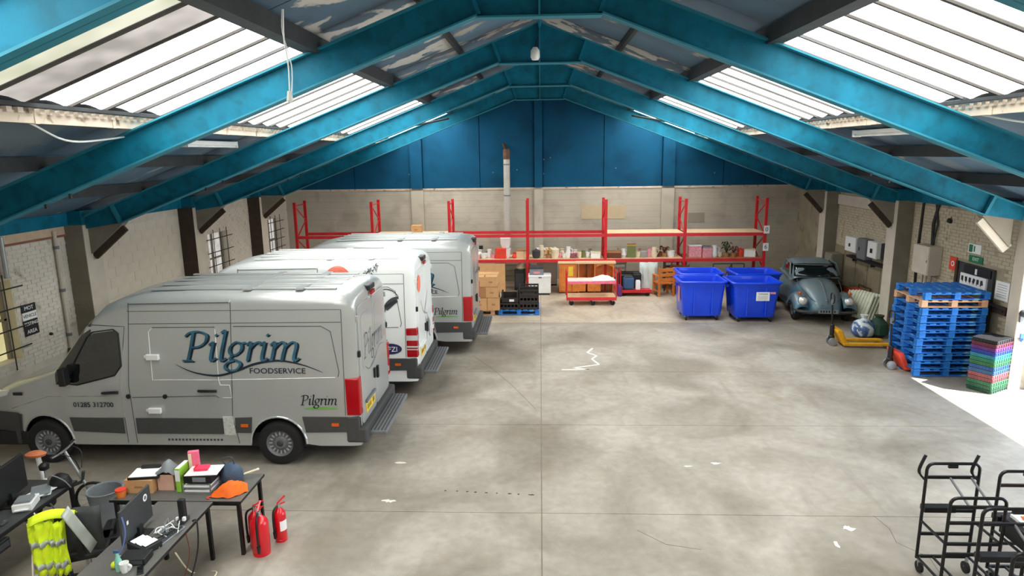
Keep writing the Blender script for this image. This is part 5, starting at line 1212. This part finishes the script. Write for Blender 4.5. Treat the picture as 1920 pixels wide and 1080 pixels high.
t = thing('green_sack', 'dark green sack behind the blue and white bag', 'sack', (8.5, 16.5, 0)); MB().lathe([(.12, 0), (.24, .1), (.22, .35), (.08, .5)], 10).build('sack', M('dark_green_sack', (30, 66, 52), .7), t, smooth=True); MB().lathe([(.08, .48), (.12, .56)], 8).build('neck', m_fol, t)
t = thing('generator', 'yellow and red small engine unit against the wall behind the ribbed panels', 'machine', (8.98, 18.95, 0))
MB().box(-.25, .25, -.3, .3, .3, .62).build('engine', m_yel, t, bevel=.04); MB().box(-.2, .2, -.25, .25, .62, .74).build('fuel_tank', m_redo, t, bevel=.03)
for s in (-1, 1): MB().tube([(s*.28, -.34, 0), (s*.28, -.34, .8), (s*.28, .34, .8), (s*.28, .34, 0)], .018, 6).build('frame_hoop', m_woodd, t)
MB().box(-.26, .26, -.32, .32, .05, .3).build('base_box', m_wood, t, bevel=.01)
t = thing('steel_locker', 'narrow drab grey locker against the right wall behind the engine unit', 'locker', (9.1, 20.75, 0)); MB().box(-.15, .2, -.25, .25, 0, 1.5).build('case', m_pier, t, bevel=.01); MB().box(-.165, -.15, -.23, .23, .05, 1.45).build('door', m_pier, t, bevel=.004)
# ================================================================ BLACK TIERED TROLLEYS
def tro(lab, x0, x1, yb, yf, hb, hf, handles=False):
    t = thing('tube_trolley', lab, 'trolley', ((x0+x1)/2, (yb+yf)/2, 0), 0, 'black tube trolleys'); w = (x1-x0)/2; d = (yb-yf)/2
    for y, h, nmf in ((d, hb, 'rear_frame'), (-d, hf, 'front_frame')):
        r = .07; P = [(-w, y, .16), (-w, y, h-r)]+[(-w+r-r*math.cos(PI/2*k/4), y, h-r+r*math.sin(PI/2*k/4)) for k in range(1, 5)]+[(w-r+r*math.sin(PI/2*k/4), y, h-r+r*math.cos(PI/2*k/4)) for k in range(0, 5)]+[(w, y, .16)]
        MB().tube(P, .017, 8).build(nmf, m_blackm, t, smooth=True)
        z = .42
        zs = [.18, .46, .74, h-.16] if nmf == 'rear_frame' else [.18, .5, .62, .86, h-.1]
        for z in zs: MB().bar((-w, y, z), (w, y, z), .025, .03).build('cross_rail', m_blackm, t)
    for s in (-1, 1):
        for z in (.18, .62): MB().bar((s*w, -d, z), (s*w, d, z+.0), .02, .02).build('side_rail', m_blackm, t)
    MB().bar((-w*.4, -d, .18), (-w*.4, d, .18), .02).build('base_rail', m_blackm, t); MB().bar((w*.5, -d, hf-.1), (w*.7, d, hb-.16), .018).build('shelf_stay', m_grey, t); MB().bar((-w*.3, -d, hf-.1), (-w*.1, d, hb-.16), .018).build('shelf_stay', m_grey, t)
    MB().box(-w, w*.2, d-.05, d+.05, .74, .8).build('shelf_tray', m_blackm, t, bevel=.004)
    MB().box(-w*.2, w*.15, d-.012, d+.012, hb-.05, hb-.015).build('name_plate', m_black, t)
    for sx in (-1, 1):
        for sy in (-1, 1): MB().lathe([(.04, -.018), (.065, -.015), (.065, .015), (.04, .018)], 14, Matrix.Translation((sx*w*.9, sy*d*.9, .065)) @ Matrix.Rotation(R(90), 4, 'Y')).build('castor_wheel', m_rubber, t); MB().bar((sx*w*.9, sy*d*.9, .07), (sx*w*.95, sy*d*.95, .18), .03).build('castor_fork', m_galv, t)
    if handles:
        for s in (-1, 1): MB().tube(cr([(s*w, d, hb-.2), (s*w-.07, d, hb-.12), (s*w-.08, d, hb-.05), (s*w-.03, d, hb+.1)], 4), [.013]*5+[.017]*8, 8).build('grip_handle', m_blackm, t, smooth=True)
    return t
tro('black tube trolley with two upright grips, leftmost of the three at the bottom right', 4.2, 4.76, 6.85, 6.4, 1.3, 1.14, True)
tro('black tube trolley at the right edge of the view carrying an orange item', 4.86, 5.46, 6.68, 6.2, 1.3, 1.1)
tro('black tube trolley nearest the viewer at the bottom right corner', 4.22, 4.9, 5.95, 5.5, 1.28, 1.1)
t = thing('orange_hat', 'orange cloth item on the trolley at the right edge', 'cloth', (5.16, 6.45, .87)); MB().lathe([(.1, 0), (.11, .04), (.08, .12), (.03, .16)], 12).build('crown', m_orange, t, smooth=True); MB().box(-.16, 0, -.06, .06, 0, .012).build('peak', m_orange, t, bevel=.005)
t = thing('black_storage_crate', 'black crate of papers on the trolley at the right edge', 'crate', (5.16, 6.45, .62)); MB().box(-.26, .26, -.2, .2, 0, .2).build('shell', m_black, t, bevel=.01); MB().box(-.2, .15, -.15, .15, .2, .235).build('paper_pile', m_paper, t, bevel=.004)
# ================================================================ DESKS AND DESK-TOP THINGS
def desk(lab, x0, x1, y0, y1, legs, mat=m_desk):
    t = thing('office_desk', lab, 'desk', ((x0+x1)/2, (y0+y1)/2, 0)); w = (x1-x0)/2; d = (y1-y0)/2
    MB().box(-w, w, -d, d, .69, .72).build('desktop', mat, t, bevel=.004); MB().box(-w, w, -d-.004, -d, .69, .718).build('edge_band', m_black, t); MB().box(w, w+.004, -d, d, .69, .718).build('edge_band', m_black, t)
    fr = MB(); fr.box(-w+.04, w-.04, -d+.04, -d+.07, .64, .69); fr.box(-w+.04, w-.04, d-.07, d-.04, .64, .69); fr.box(-w+.04, -w+.07, -d+.07, d-.07, .64, .69); fr.box(w-.07, w-.04, -d+.07, d-.07, .64, .69); fr.build('under_frame', m_blackm, t)
    for sx, sy in legs: MB().box(sx*(w-.05)-.02, sx*(w-.05)+.02, sy*(d-.05)-.02, sy*(d-.05)+.02, 0, .69).build('leg', m_blackm, t)
    return t
L4 = [(-1, -1), (1, -1), (1, 1), (-1, 1)]
desk('grey desk end table holding the boxes and the orange bag, beside the extinguishers', -5.1, -3.52, 6.94, 7.62, L4)
desk('grey desk with a dark laptop screen, running towards the viewer', -4.5, -3.84, 4.9, 6.925, L4)
desk('dark grey desk at the left edge of the view', -7.0, -5.83, 5.3, 7.42, L4, M('charcoal_desk_top', (62, 64, 64), .5, 0, .08, 8))
# on the end table
carton('brown cardboard box on the end table under the black clipboard tray', -4.83, 7.22, .72, .34, .24, .17)
t = thing('paper_tray', 'black tray of white paper lying on the brown cardboard box', 'tray', (-4.8, 7.24, .893), R(8)); MB().box(-.17, .19, -.13, .15, 0, .03).build('tray', m_black, t, bevel=.006); MB().box(-.16, .16, -.12, .12, .03, .036).build('sheet', m_paper, t); MB().box(-.1, .12, .09, .14, .036, .07).build('clip_bar', m_black, t, bevel=.004)
t = thing('open_carton', 'small pinkish carton with a grey cloth spilling out of it', 'box', (-4.54, 7.27, .72))
for a in ((-.1, .1, -.09, -.08), (-.1, .1, .08, .09), (-.1, -.09, -.08, .08), (.09, .1, -.08, .08)): MB().box(a[0], a[1], a[2], a[3], 0, .2).build('wall', M('pink_brown_card', (214, 170, 150), .8), t)
MB().box(-.09, .09, -.08, .08, 0, .01).build('bottom', m_card, t)
m = MB(); rq = random.Random(8); m.grid([[((i-4)*.03, (j-3)*.035, .19+.16*math.exp(-((i-4)**2+(j-3)**2)/9)+rq.uniform(-.012, .02)) for j in range(7)] for i in range(9)]); m.build('grey_cloth', m_lg, t, smooth=True, ang=80)
t = thing('box_file', 'lime green and white box file standing beside the pink folder', 'file', (-4.36, 7.26, .72)); MB().box(-.03, .03, -.12, .12, 0, .3).build('case', m_lime, t, bevel=.003); MB().box(-.028, .028, -.124, -.12, .14, .28).build('spine_label', m_paper, t); MB().box(-.025, .025, -.11, .11, .3, .302).build('page_edge', m_paper, t)
t = thing('pink_folder', 'pink and cream folder standing on end, tallest item on the end table', 'folder', (-4.27, 7.38, .72), R(15)); MB().box(-.06, .06, -.03, .03, 0, .42).build('cover', m_pink, t, bevel=.004); MB().box(-.055, -.02, -.032, -.03, .2, .4).build('cream_panel', m_cream, t)
t = thing('letter_tray', 'silver wire letter tray with papers, lowest of the pile by the pink folder', 'tray', (-4.13, 7.24, .72)); 
for z in (.0, .06): MB().box(-.17, .17, -.12, .12, z, z+.012).build('tier', m_galv, t); MB().box(-.16, .15, -.11, .11, z+.012, z+.03).build('paper_pile', m_paper, t)
for sx in (-1, 1):
    for sy in (-1, 1): MB().box(sx*.165-.006, sx*.165+.006, sy*.115-.006, sy*.115+.006, 0, .12).build('post', m_galv, t)
t = thing('printer_box', 'black printed box on the silver letter tray', 'box', (-4.11, 7.24, .845)); MB().box(-.17, .17, -.12, .12, 0, .1).build('carton', m_black, t, bevel=.004); MB().box(-.06, .1, -.122, -.12, .02, .08).build('printed_panel', m_lg, t)
t = thing('paper_sheet', 'white paper sheets lying on the black printed box', 'paper', (-4.09, 7.25, .946), R(6)); MB().box(-.18, .2, -.13, .13, 0, .008).build('stack', m_paper, t); MB().box(-.15, .17, -.11, .11, .008, .012).build('top_sheet', m_white, t)
t = thing('pink_pad', 'bright pink pad on the white paper sheets', 'notepad', (-4.12, 7.27, .96), R(10)); MB().box(-.08, .08, -.06, .06, 0, .03).build('pad', M('hot_pink', (240, 50, 90), .6), t, bevel=.004); MB().box(-.08, -.06, -.06, .06, .03, .034).build('gum_edge', m_red, t)
t = thing('blue_cloth_bag', 'crumpled slate blue fabric bag behind the orange one', 'bag', (-3.84, 7.42, .72)); MB().lathe([(.1, 0), (.15, .05), (.14, .14), (.08, .22), (.02, .25)], 11, Matrix.Diagonal((1, .8, 1, 1))).build('sack', M('slate_blue_cloth', (66, 84, 106), .85, 0, .2, 12), t, smooth=True, ang=70); MB().tube(cr([(-.06, 0, .22), (-.1, 0, .3), (.02, 0, .32), (.05, 0, .22)], 5), .01, 6).build('strap', m_dgrey, t)
t = thing('orange_cloth', 'bright orange high-visibility cloth heaped at the desk corner', 'cloth', (-3.73, 7.12, .722), R(25))
m = MB(); rq = random.Random(2); m.grid([[((i-6)*.034, (j-4)*.035*(1-abs(i-6)/9), max(.0, (.14*(1-((i-7)/7.)**2)*(1-((j-4)/4.)**2)))+rq.uniform(0, .022)) for j in range(9)] for i in range(13)]); m.build('folds', m_orange, t, smooth=True, ang=60); MB().tube(cr([(-.2, 0, .01), (-.25, -.03, .01), (-.22, -.06, .01)], 4), .008, 6).build('drawstring', m_redo, t)
t = thing('white_stick', 'cream wooden stick poking out beside the orange cloth', 'stick', (-3.72, 7.42, .75)); MB().bar((-.12, -.05, .03), (.13, .16, .05), .025, .012).build('shaft', m_cream, t); MB().bar((.13, .16, .05), (.15, .177, .052), .028, .014).build('tip', m_white, t)
t = thing('orange_box', 'small orange tub at the left end of the end table', 'tub', (-5.0, 7.02, .72)); MB().lathe([(.05, 0), (.06, .08), (.055, .09)], 12).build('body', m_wood, t, smooth=True); MB().lathe([(.062, .08), (.062, .1)], 12).build('lid', m_redo, t)
# on the laptop desk
t = thing('monitor', 'dark monitor seen from behind with a round white sticker, on the laptop desk', 'monitor', (-4.3, 6.22, .72), R(4))
MB().box(-.012, .012, -.3, .3, .06, .44).build('shell', m_dgrey, t, bevel=.008); MB().box(-.014, -.012, -.285, .285, .075, .425).build('screen', m_glass, t)
MB().lathe([(.04, .013), (.04, .015)], 20, Matrix.Translation((0, .18, .34)) @ Matrix.Rotation(R(90), 4, 'Y')).build('round_sticker', m_paper, t); MB().lathe([(.022, .015), (.022, .0165)], 14, Matrix.Translation((0, .18, .34)) @ Matrix.Rotation(R(90), 4, 'Y')).build('sticker_mark', m_grey, t); MB().box(.012, .0135, -.2, -.17, .24, .28).build('white_label', m_paper, t)
MB().box(-.02, .04, -.04, .04, .01, .12).build('stand', m_black, t); MB().box(-.1, .1, -.12, .12, 0, .012).build('stand_base', m_black, t)
t = thing('tower_speaker', 'slim black upright device with white plugs at its foot', 'speaker', (-3.96, 6.5, .72)); MB().box(-.035, .035, -.03, .03, .05, .27).build('body', m_black, t, bevel=.008); MB().box(-.04, .04, -.06, .06, 0, .05).build('base', m_dgrey, t, bevel=.006); MB().box(-.06, -.035, -.05, -.02, .04, .07).build('plug', m_paper, t); MB().box(.02, .05, -.06, -.03, .04, .08).build('plug', m_paper, t)
t = thing('dock_box', 'black flat box near the front of the laptop desk', 'box', (-4.06, 5.78, .72), R(5)); MB().box(-.13, .13, -.09, .09, 0, .07).build('case', m_black, t, bevel=.006); MB().box(-.11, .11, -.092, -.09, .015, .055).build('front_panel', m_dgrey, t)
t = thing('price_list', 'stapled white sheets lying on a black pad by the monitor', 'paper', (-4.1, 6.0, .79), R(-25))
MB().box(-.14, .14, -.1, .1, -.07, .0).build('black_pad', m_black, t, bevel=.005)
for k in range(4): MB().cbox((-.09+.055*k, .01*(k % 2), .004+.002*k), (.07, .14, .004), (0, R(4), 0)).build('sheet', m_paper, t)
t = thing('keyboard', 'grey computer keyboard among the cables on the laptop desk', 'keyboard', (-3.98, 6.2, .72), R(-10)); MB().box(-.07, .07, -.2, .2, 0, .015).build('base', m_lg, t, bevel=.004); q = MB()
for i in range(4):
    for j in range(12): q.box(-.055+i*.03, -.033+i*.03, -.185+j*.031, -.161+j*.031, .015, .021)
q.build('keys', m_dgrey, t, kind='stuff')
t = thing('tennis_ball', 'yellow-green ball on the desk next to the white cup', 'ball', (-4.2, 5.66, .754)); MB().lathe([(.034*math.sin(PI*k/10)+.0005, -.034*math.cos(PI*k/10)) for k in range(11)], 16).build('ball', M('ball_felt', (214, 224, 40), .9), t, smooth=True, ang=180); MB().tube([(.0345*math.cos(a*PI/10), .0345*math.sin(a*PI/10)*.7, .0345*math.sin(a*PI/10)*.7) for a in range(20)], .002, 4, closed=True).build('seam', m_paper, t)
t = thing('white_mug', 'white mug with a handle beside the yellow-green ball', 'mug', (-4.06, 5.6, .72)); pot(t, .042, .1, m_white, False, True)
t = thing('spray_bottle', 'clear blue-green bottle between the ball and the mug', 'bottle', (-4.13, 5.62, .72)); MB().lathe([(.03, 0), (.034, .1), (.015, .16), (.015, .19)], 12).build('bottle', M('pale_green_plastic', (140, 200, 180), .2), t, smooth=True); MB().box(-.03, .02, -.012, .012, .19, .22).build('trigger_head', m_bl, t, bevel=.004)
t = thing('lanyard', 'blue lanyard hanging down the side of the monitor', 'lanyard', (-4.26, 5.94, .8)); MB().tube(cr([(.0, 0, .3), (.03, -.02, .15), (.01, -.06, .0), (-.02, -.1, -.07)], 6), .008, 6).build('strap', M('lanyard_blue', (90, 110, 170), .7), t); MB().box(-.03, .0, -.12, -.09, -.078, -.07).build('tag', m_paper, t)
t = thing('phone', 'black handset lying near the desk edge', 'phone', (-3.92, 5.62, .72), R(30)); MB().box(-.03, .03, -.07, .07, 0, .012).build('body', m_black, t, bevel=.004); MB().box(-.026, .026, -.06, .06, .012, .013).build('screen', m_glass, t)
rc = random.Random(12)
for k in range(6):
    x, y = -4.02+rc.uniform(-.05, .1), 6.2+rc.uniform(-.15, .2)
    cable(['white cable coil by the keyboard', 'grey cable curling past the keyboard', 'white lead crossing the desk edge', 'black lead beside the monitor', 'pale grey lead behind the keyboard', 'white charger lead near the slim black device'][k], [(x+rc.uniform(-.1, .1), y+rc.uniform(-.16, .16), .745+.012*j % .03) for j in range(6)], .005, [m_white, m_lg, m_white, m_black, m_lg, m_white][k], 'desk_cable')
cable('black cables drooping from the desk edge to the floor', [(-3.86, 6.5, .73), (-3.8, 6.48, .72), (-3.79, 6.4, .4), (-3.84, 6.2, .1), (-3.9, 5.9, .01)], .009, m_black); cable('white cable looping over the floor under the laptop desk', [(-3.85, 6.1, .6), (-4.0, 6.6, .02), (-3.72, 6.62, .012), (-3.8, 6.2, .012), (-4.1, 5.9, .012)], .008, m_cream)
cable('brown cable hanging below the laptop desk', [(-3.83, 6.3, .7), (-3.82, 6.28, .4), (-3.95, 6.1, .02), (-4.2, 5.9, .012)], .006, m_woodd)
# left desk
t = thing('monitor', 'large black monitor seen side on at the left edge of the view', 'monitor', (-6.2, 6.82, .72), R(8)); MB().box(-.02, .02, -.32, .32, .08, .5).build('shell', m_black, t, bevel=.01); MB().box(-.022, -.02, -.3, .3, .1, .48).build('screen', m_glass, t); MB().box(-.02, .05, -.03, .03, .01, .15).build('stand', m_black, t); MB().box(-.1, .1, -.12, .12, 0, .012).build('stand_base', m_black, t)
t = thing('monitor', 'second dark monitor further left behind the first', 'monitor', (-6.55, 7.0, .72), R(60)); MB().box(-.02, .02, -.3, .3, .08, .48).build('shell', m_dgrey, t, bevel=.01); MB().box(-.02, .05, -.03, .03, .01, .15).build('stand', m_black, t); MB().box(-.1, .1, -.12, .12, 0, .012).build('stand_base', m_black, t); MB().box(-.022, -.02, -.28, .28, .1, .46).build('screen', m_glass, t)
t = thing('label_printer', 'white label printer on the left desk by the monitor', 'printer', (-5.98, 6.78, .72), R(20)); MB().box(-.1, .1, -.13, .13, 0, .09).build('body', m_white, t, bevel=.01); MB().box(-.08, .08, -.1, .06, .09, .12).build('lid', m_lg, t, bevel=.006); MB().box(-.07, .07, -.16, -.13, .03, .035).build('paper_strip', m_paper, t)
t = thing('paper_pile', 'untidy pile of white papers on the left desk behind the printer', 'paper', (-6.02, 7.1, .72), R(12))
for k in range(5): MB().cbox((rc.uniform(-.03, .03), rc.uniform(-.03, .03), .004+.008*k), (.2, .28, .007), (0, 0, rc.uniform(-.4, .4))).build('sheet', m_paper if k % 2 else m_lg, t)
t = thing('desk_mouse', 'small dark computer mouse on the left desk', 'mouse', (-5.95, 6.4, .72)); MB().box(-.03, .03, -.05, .05, 0, .03).build('shell', m_dgrey, t, bevel=.012); MB().box(-.003, .003, .01, .04, .03, .034).build('wheel', m_lg, t)
t = thing('keyboard', 'black keyboard near the front of the left desk', 'keyboard', (-6.12, 6.25, .72), R(5)); MB().box(-.08, .08, -.2, .2, 0, .018).build('base', m_black, t, bevel=.004); MB().box(-.07, .07, -.19, .19, .018, .024).build('keys', m_dgrey, t)
cable('white cable hanging down beside the leg of the left desk', [(-5.86, 6.7, .72), (-5.78, 6.66, .6), (-5.76, 6.5, .3), (-5.68, 6.35, .02)], .009, m_cream)
t = thing('power_block', 'black power block on the side of the left desk', 'power block', (-5.8, 6.15, .6)); MB().box(-.04, .02, -.12, .12, -.06, .06).build('block', m_black, t, bevel=.006); MB().box(.02, .024, -.1, .1, -.03, .03).build('sockets', m_dgrey, t)
# folding bicycle behind the left desk
t = thing('folding_bicycle', 'small-wheeled bicycle with a white post and tan saddle behind the left desk', 'bicycle', (-6.32, 7.72, 0), R(8))
for x, nmw in ((-.48, 'rear_wheel'), (.42, 'front_wheel')):
    w = MB().tube([(x+.235*math.cos(a*PI/14), 0, .255+.235*math.sin(a*PI/14)) for a in range(28)], .02, 8, closed=True).build(nmw, m_rubber, t, smooth=True)
    q = MB()
    for k in range(14): a = 2*PI*k/14; q.bar((x, 0, .255), (x+.22*math.cos(a), 0, .255+.22*math.sin(a)), .003)
    q.build('spokes', m_galv, w); MB().lathe([(.02, -.03), (.02, .03)], 10, Matrix.Translation((x, 0, .255)) @ Matrix.Rotation(R(90), 4, 'X')).build('hub', m_chrome, w)
MB().tube([(-.48, 0, .255), (-.18, 0, .32), (.3, 0, .52), (.33, 0, .66)], .022, 8).build('frame', m_dgrey, t, smooth=True); MB().tube([(.42, 0, .255), (.3, 0, .55), (.14, 0, .95)], .018, 8).build('fork_and_stem', m_galv, t)
MB().tube([(-.14, 0, .3), (-.2, 0, .9)], .03, 10).build('seat_post', m_white, t, smooth=True); MB().lathe([(.02, 0), (.09, .01), (.1, .04), (.06, .07)], 14, Matrix.Translation((-.22, 0, .9)) @ Matrix.Diagonal((1.3, .8, 1, 1))).build('saddle', M('tan_leather', (205, 120, 80), .6), t, smooth=True)
MB().tube(cr([(.12, -.26, .98), (.14, -.1, .97), (.14, .1, .97), (.12, .26, .98)], 4), .014, 8).build('handlebar', m_chrome, t, smooth=True)
for s in (-1, 1): MB().tube([(.12, s*.17, .98), (.11, s*.28, .98)], .02, 8).build('grip', m_black, t); MB().tube(cr([(.13, s*.14, .98), (.28, s*.1, .9), (.3, s*.02, .7)], 5), .006, 6).build('brake_cable', m_black, t)
MB().lathe([(.09, -.008), (.09, .008)], 18, Matrix.Translation((-.12, -.05, .3)) @ Matrix.Rotation(R(90), 4, 'X')).build('chainring', m_dgrey, t); MB().bar((-.12, -.07, .3), (-.05, -.07, .18), .015).build('crank', m_galv, t)
t = thing('camera_head', 'round black webcam on top of the white bicycle post', 'camera', (-6.27, 7.47, .87)); MB().lathe([(.02, -.05), (.055, -.03), (.06, .02), (.03, .05)], 14).build('ball', m_black, t, smooth=True); MB().tube([(0, 0, -.15), (0, 0, -.04)], .012, 6).build('neck', m_galv, t)
t = thing('bike_helmet', 'black helmet with straps resting behind the hi-vis coat', 'helmet', (-5.93, 7.28, .72)); MB().lathe([(.12, 0), (.13, .05), (.1, .12), (.03, .16)], 14, Matrix.Diagonal((1, .8, 1, 1))).build('shell', m_black, t, smooth=True); MB().tube(cr([(-.1, -.08, .05), (0, -.14, .2), (.12, -.1, .12), (.16, -.05, .0)], 5), .007, 6).build('strap', m_lg, t)
t = thing('waste_bin', 'grey plastic waste bin behind the office chair', 'bin', (-5.62, 7.6, 0)); m = MB(); m.grid([[(r_*math.cos(a*PI/10), r_*math.sin(a*PI/10), z) for a in range(20)] for r_, z in ((.15, 0), (.21, .5), (.19, .5), (.14, .02))], cv=True); m.f.append(tuple(range(60, 80))); m.build('tub', m_lg, t, smooth=True, ang=40); MB().tube([(.21*math.cos(a*PI/10), .21*math.sin(a*PI/10), .5) for a in range(20)], .01, 6, closed=True).build('rim', m_lg, t)
# office chairs
def ochair(lab, x, y, rz, back=True):
    t = thing('office_chair', lab, 'chair', (x, y, 0), rz)
    MB().box(-.24, .24, -.24, .24, .44, .52).build('seat', m_black, t, bevel=.03)
    if back:
        m = MB(); m.grid([[(-.23+.46*i/6, -.25-.05*math.sin(PI*j/6)+.03*math.cos(PI*(i/6*2-1)), .56+.5*j/6) for j in range(7)] for i in range(7)]); m.build('backrest', m_dgrey, t, smooth=True, solid=.03)
        MB().bar((0, -.22, .46), (0, -.3, .7), .06, .02).build('back_stem', m_black, t)
        for s in (-1, 1): MB().tube([(s*.26, .1, .48), (s*.28, .1, .68), (s*.28, -.12, .68)], .018, 6).build('armrest', m_black, t)
    MB().tube([(0, 0, .12), (0, 0, .44)], .028, 10).build('gas_column', m_chrome, t)
    for k in range(5):
        a = 2*PI*k/5; MB().bar((0, 0, .12), (.28*math.cos(a), .28*math.sin(a), .075), .04, .03).build('base_arm', m_black, t); MB().lathe([(.02, -.02), (.03, -.018), (.03, .018), (.02, .02)], 10, Matrix.Translation((.28*math.cos(a), .28*math.sin(a), .03)) @ Matrix.Rotation(R(90), 4, 'X')).build('castor', m_rubber, t)
    return t
ochair('black mesh-back office chair with the fluorescent yellow coat hung on it', -5.02, 6.38, R(25))
ochair('second black office chair behind the first, pushed up to the end table', -4.8, 6.85-.12, R(200), False)
t = thing('hi_vis_coat', 'fluorescent yellow coat with grey reflective bands hanging over the office chair', 'coat', (-5.04, 5.98, 0), R(25)); t.scale = (.82, 1, 1.04)
def coat(x0, x1, z0, z1, yo, n=8, seed=1):
    r = random.Random(seed); return [[(x0+(x1-x0)*i/n+(.02*math.sin(j*1.7) if 0 < i < n else 0), yo+.03*math.sin(i*1.9+j*.6)+.05*abs((i/n)*2-1)**2, z0+(z1-z0)*j/9) for j in range(10)] for i in range(n+1)]
MB().grid(coat(-.26, .0, .42, 1.0, -.02)).build('left_front', m_hiv, t, smooth=True, ang=80, solid=.012); MB().grid(coat(-.04, .13, .4, .98, -.05, seed=2)).build('right_front', m_hiv, t, smooth=True, ang=80, solid=.012)
MB().grid([[(-.24+.5*i/8, -.06+.16*j/4, 1.0+.1*math.sin(PI*(.15+.7*i/8))-.03*abs(j-2)) for j in range(5)] for i in range(9)]).build('shoulders', m_hiv, t, smooth=True, ang=80, solid=.012)
for (a_, b_, yo_, sd) in ((-.26, .0, -.02, 1), (-.04, .13, -.05, 2)):
    for z in (.5, .74):
        MB().grid([[(a_+(b_-a_)*i/8, yo_+.03*math.sin(i*1.9+(z+dz-.42)/.58*9*.6)+.05*abs(i/4-1)**2-.03, z+dz) for dz in (0, .03, .06)] for i in range(9)]).build('reflective_band', m_refl, t, smooth=True, solid=.006)
MB().grid(coat(-.27, -.05, .3, .44, -.015)).build('grey_hem', m_refl, t, smooth=True, solid=.01); MB().grid(coat(-.27, -.06, .08, .33, -.01, seed=3)).build('navy_lining', m_logod, t, smooth=True, solid=.012); MB().grid(coat(-.02, .13, .08, .4, -.03, seed=4)).build('navy_lining', m_logod, t, smooth=True, solid=.012)
MB().grid([[(.14+.012*i+.05*j, -.1+.01*i, 1.06-.09*j+.012*i) for j in range(6)] for i in range(7)]).build('grey_sleeve', m_refl, t, smooth=True, solid=.02)
t = thing('hand_tool', 'grey gripping tool lying on the black chair seat', 'tool', (-4.93, 6.3, .53), R(30)); MB().tube(cr([(-.08, 0, .02), (0, .02, .08), (.07, 0, .03)], 5), .018, 8).build('body', m_lg, t, smooth=True); MB().tube([(.0, .0, .05), (.02, -.02, .16)], .02, 8).build('handle', m_grey, t)
# ---- fire extinguishers
def ext(lab, x, y, r, h, rz, label=False):
    t = thing('fire_extinguisher', lab, 'fire extinguisher', (x, y, 0), rz, 'fire extinguishers beside the desk')
    MB().lathe([(r*.96, 0), (r*.98, .03), (r*.9, .035), (r, .05), (r, h*.78), (r*.9, h*.87), (r*.45, h*.96), (r*.3, h)], 24).build('cylinder', m_red, t, smooth=True)
    MB().lathe([(r*.28, h), (r*.28, h+.05)], 12).build('valve', m_chrome, t); MB().bar((-.02, 0, h+.04), (r*1.2, 0, h+.03), .02, .012).build('carry_handle', m_red, t); MB().bar((-.02, 0, h+.06), (r*1.3, 0, h+.11), .02, .01).build('squeeze_lever', m_red, t)
    MB().tube(cr([(-.02, 0, h+.03), (-r*1.1, 0, h-.02), (-r*1.25, 0, h*.6), (-r*1.18, 0, h*.25)], 5), .013, 8).build('hose', m_black, t, smooth=True); MB().lathe([(.014, 0), (.022, .09)], 10, Matrix.Translation((-r*1.18, 0, h*.14))).build('nozzle', m_black, t)
    if label: MB().grid([[((r+.002)*math.cos(a), (r+.002)*math.sin(a), z) for z in (h*.35, h*.65)] for a in [R(-130+10*k) for k in range(9)]]).build('label', m_paper, t, smooth=True)
    return t
ext('largest red fire extinguisher, nearest the viewer', -3.36, 7.02, .105, .5, R(100)); ext('red fire extinguisher behind the largest one, with its hose to the left', -3.47, 7.16, .085, .48, R(20)); ext('slim red fire extinguisher with a white label, right of the group', -3.23, 7.3, .075, .44, R(60), True)
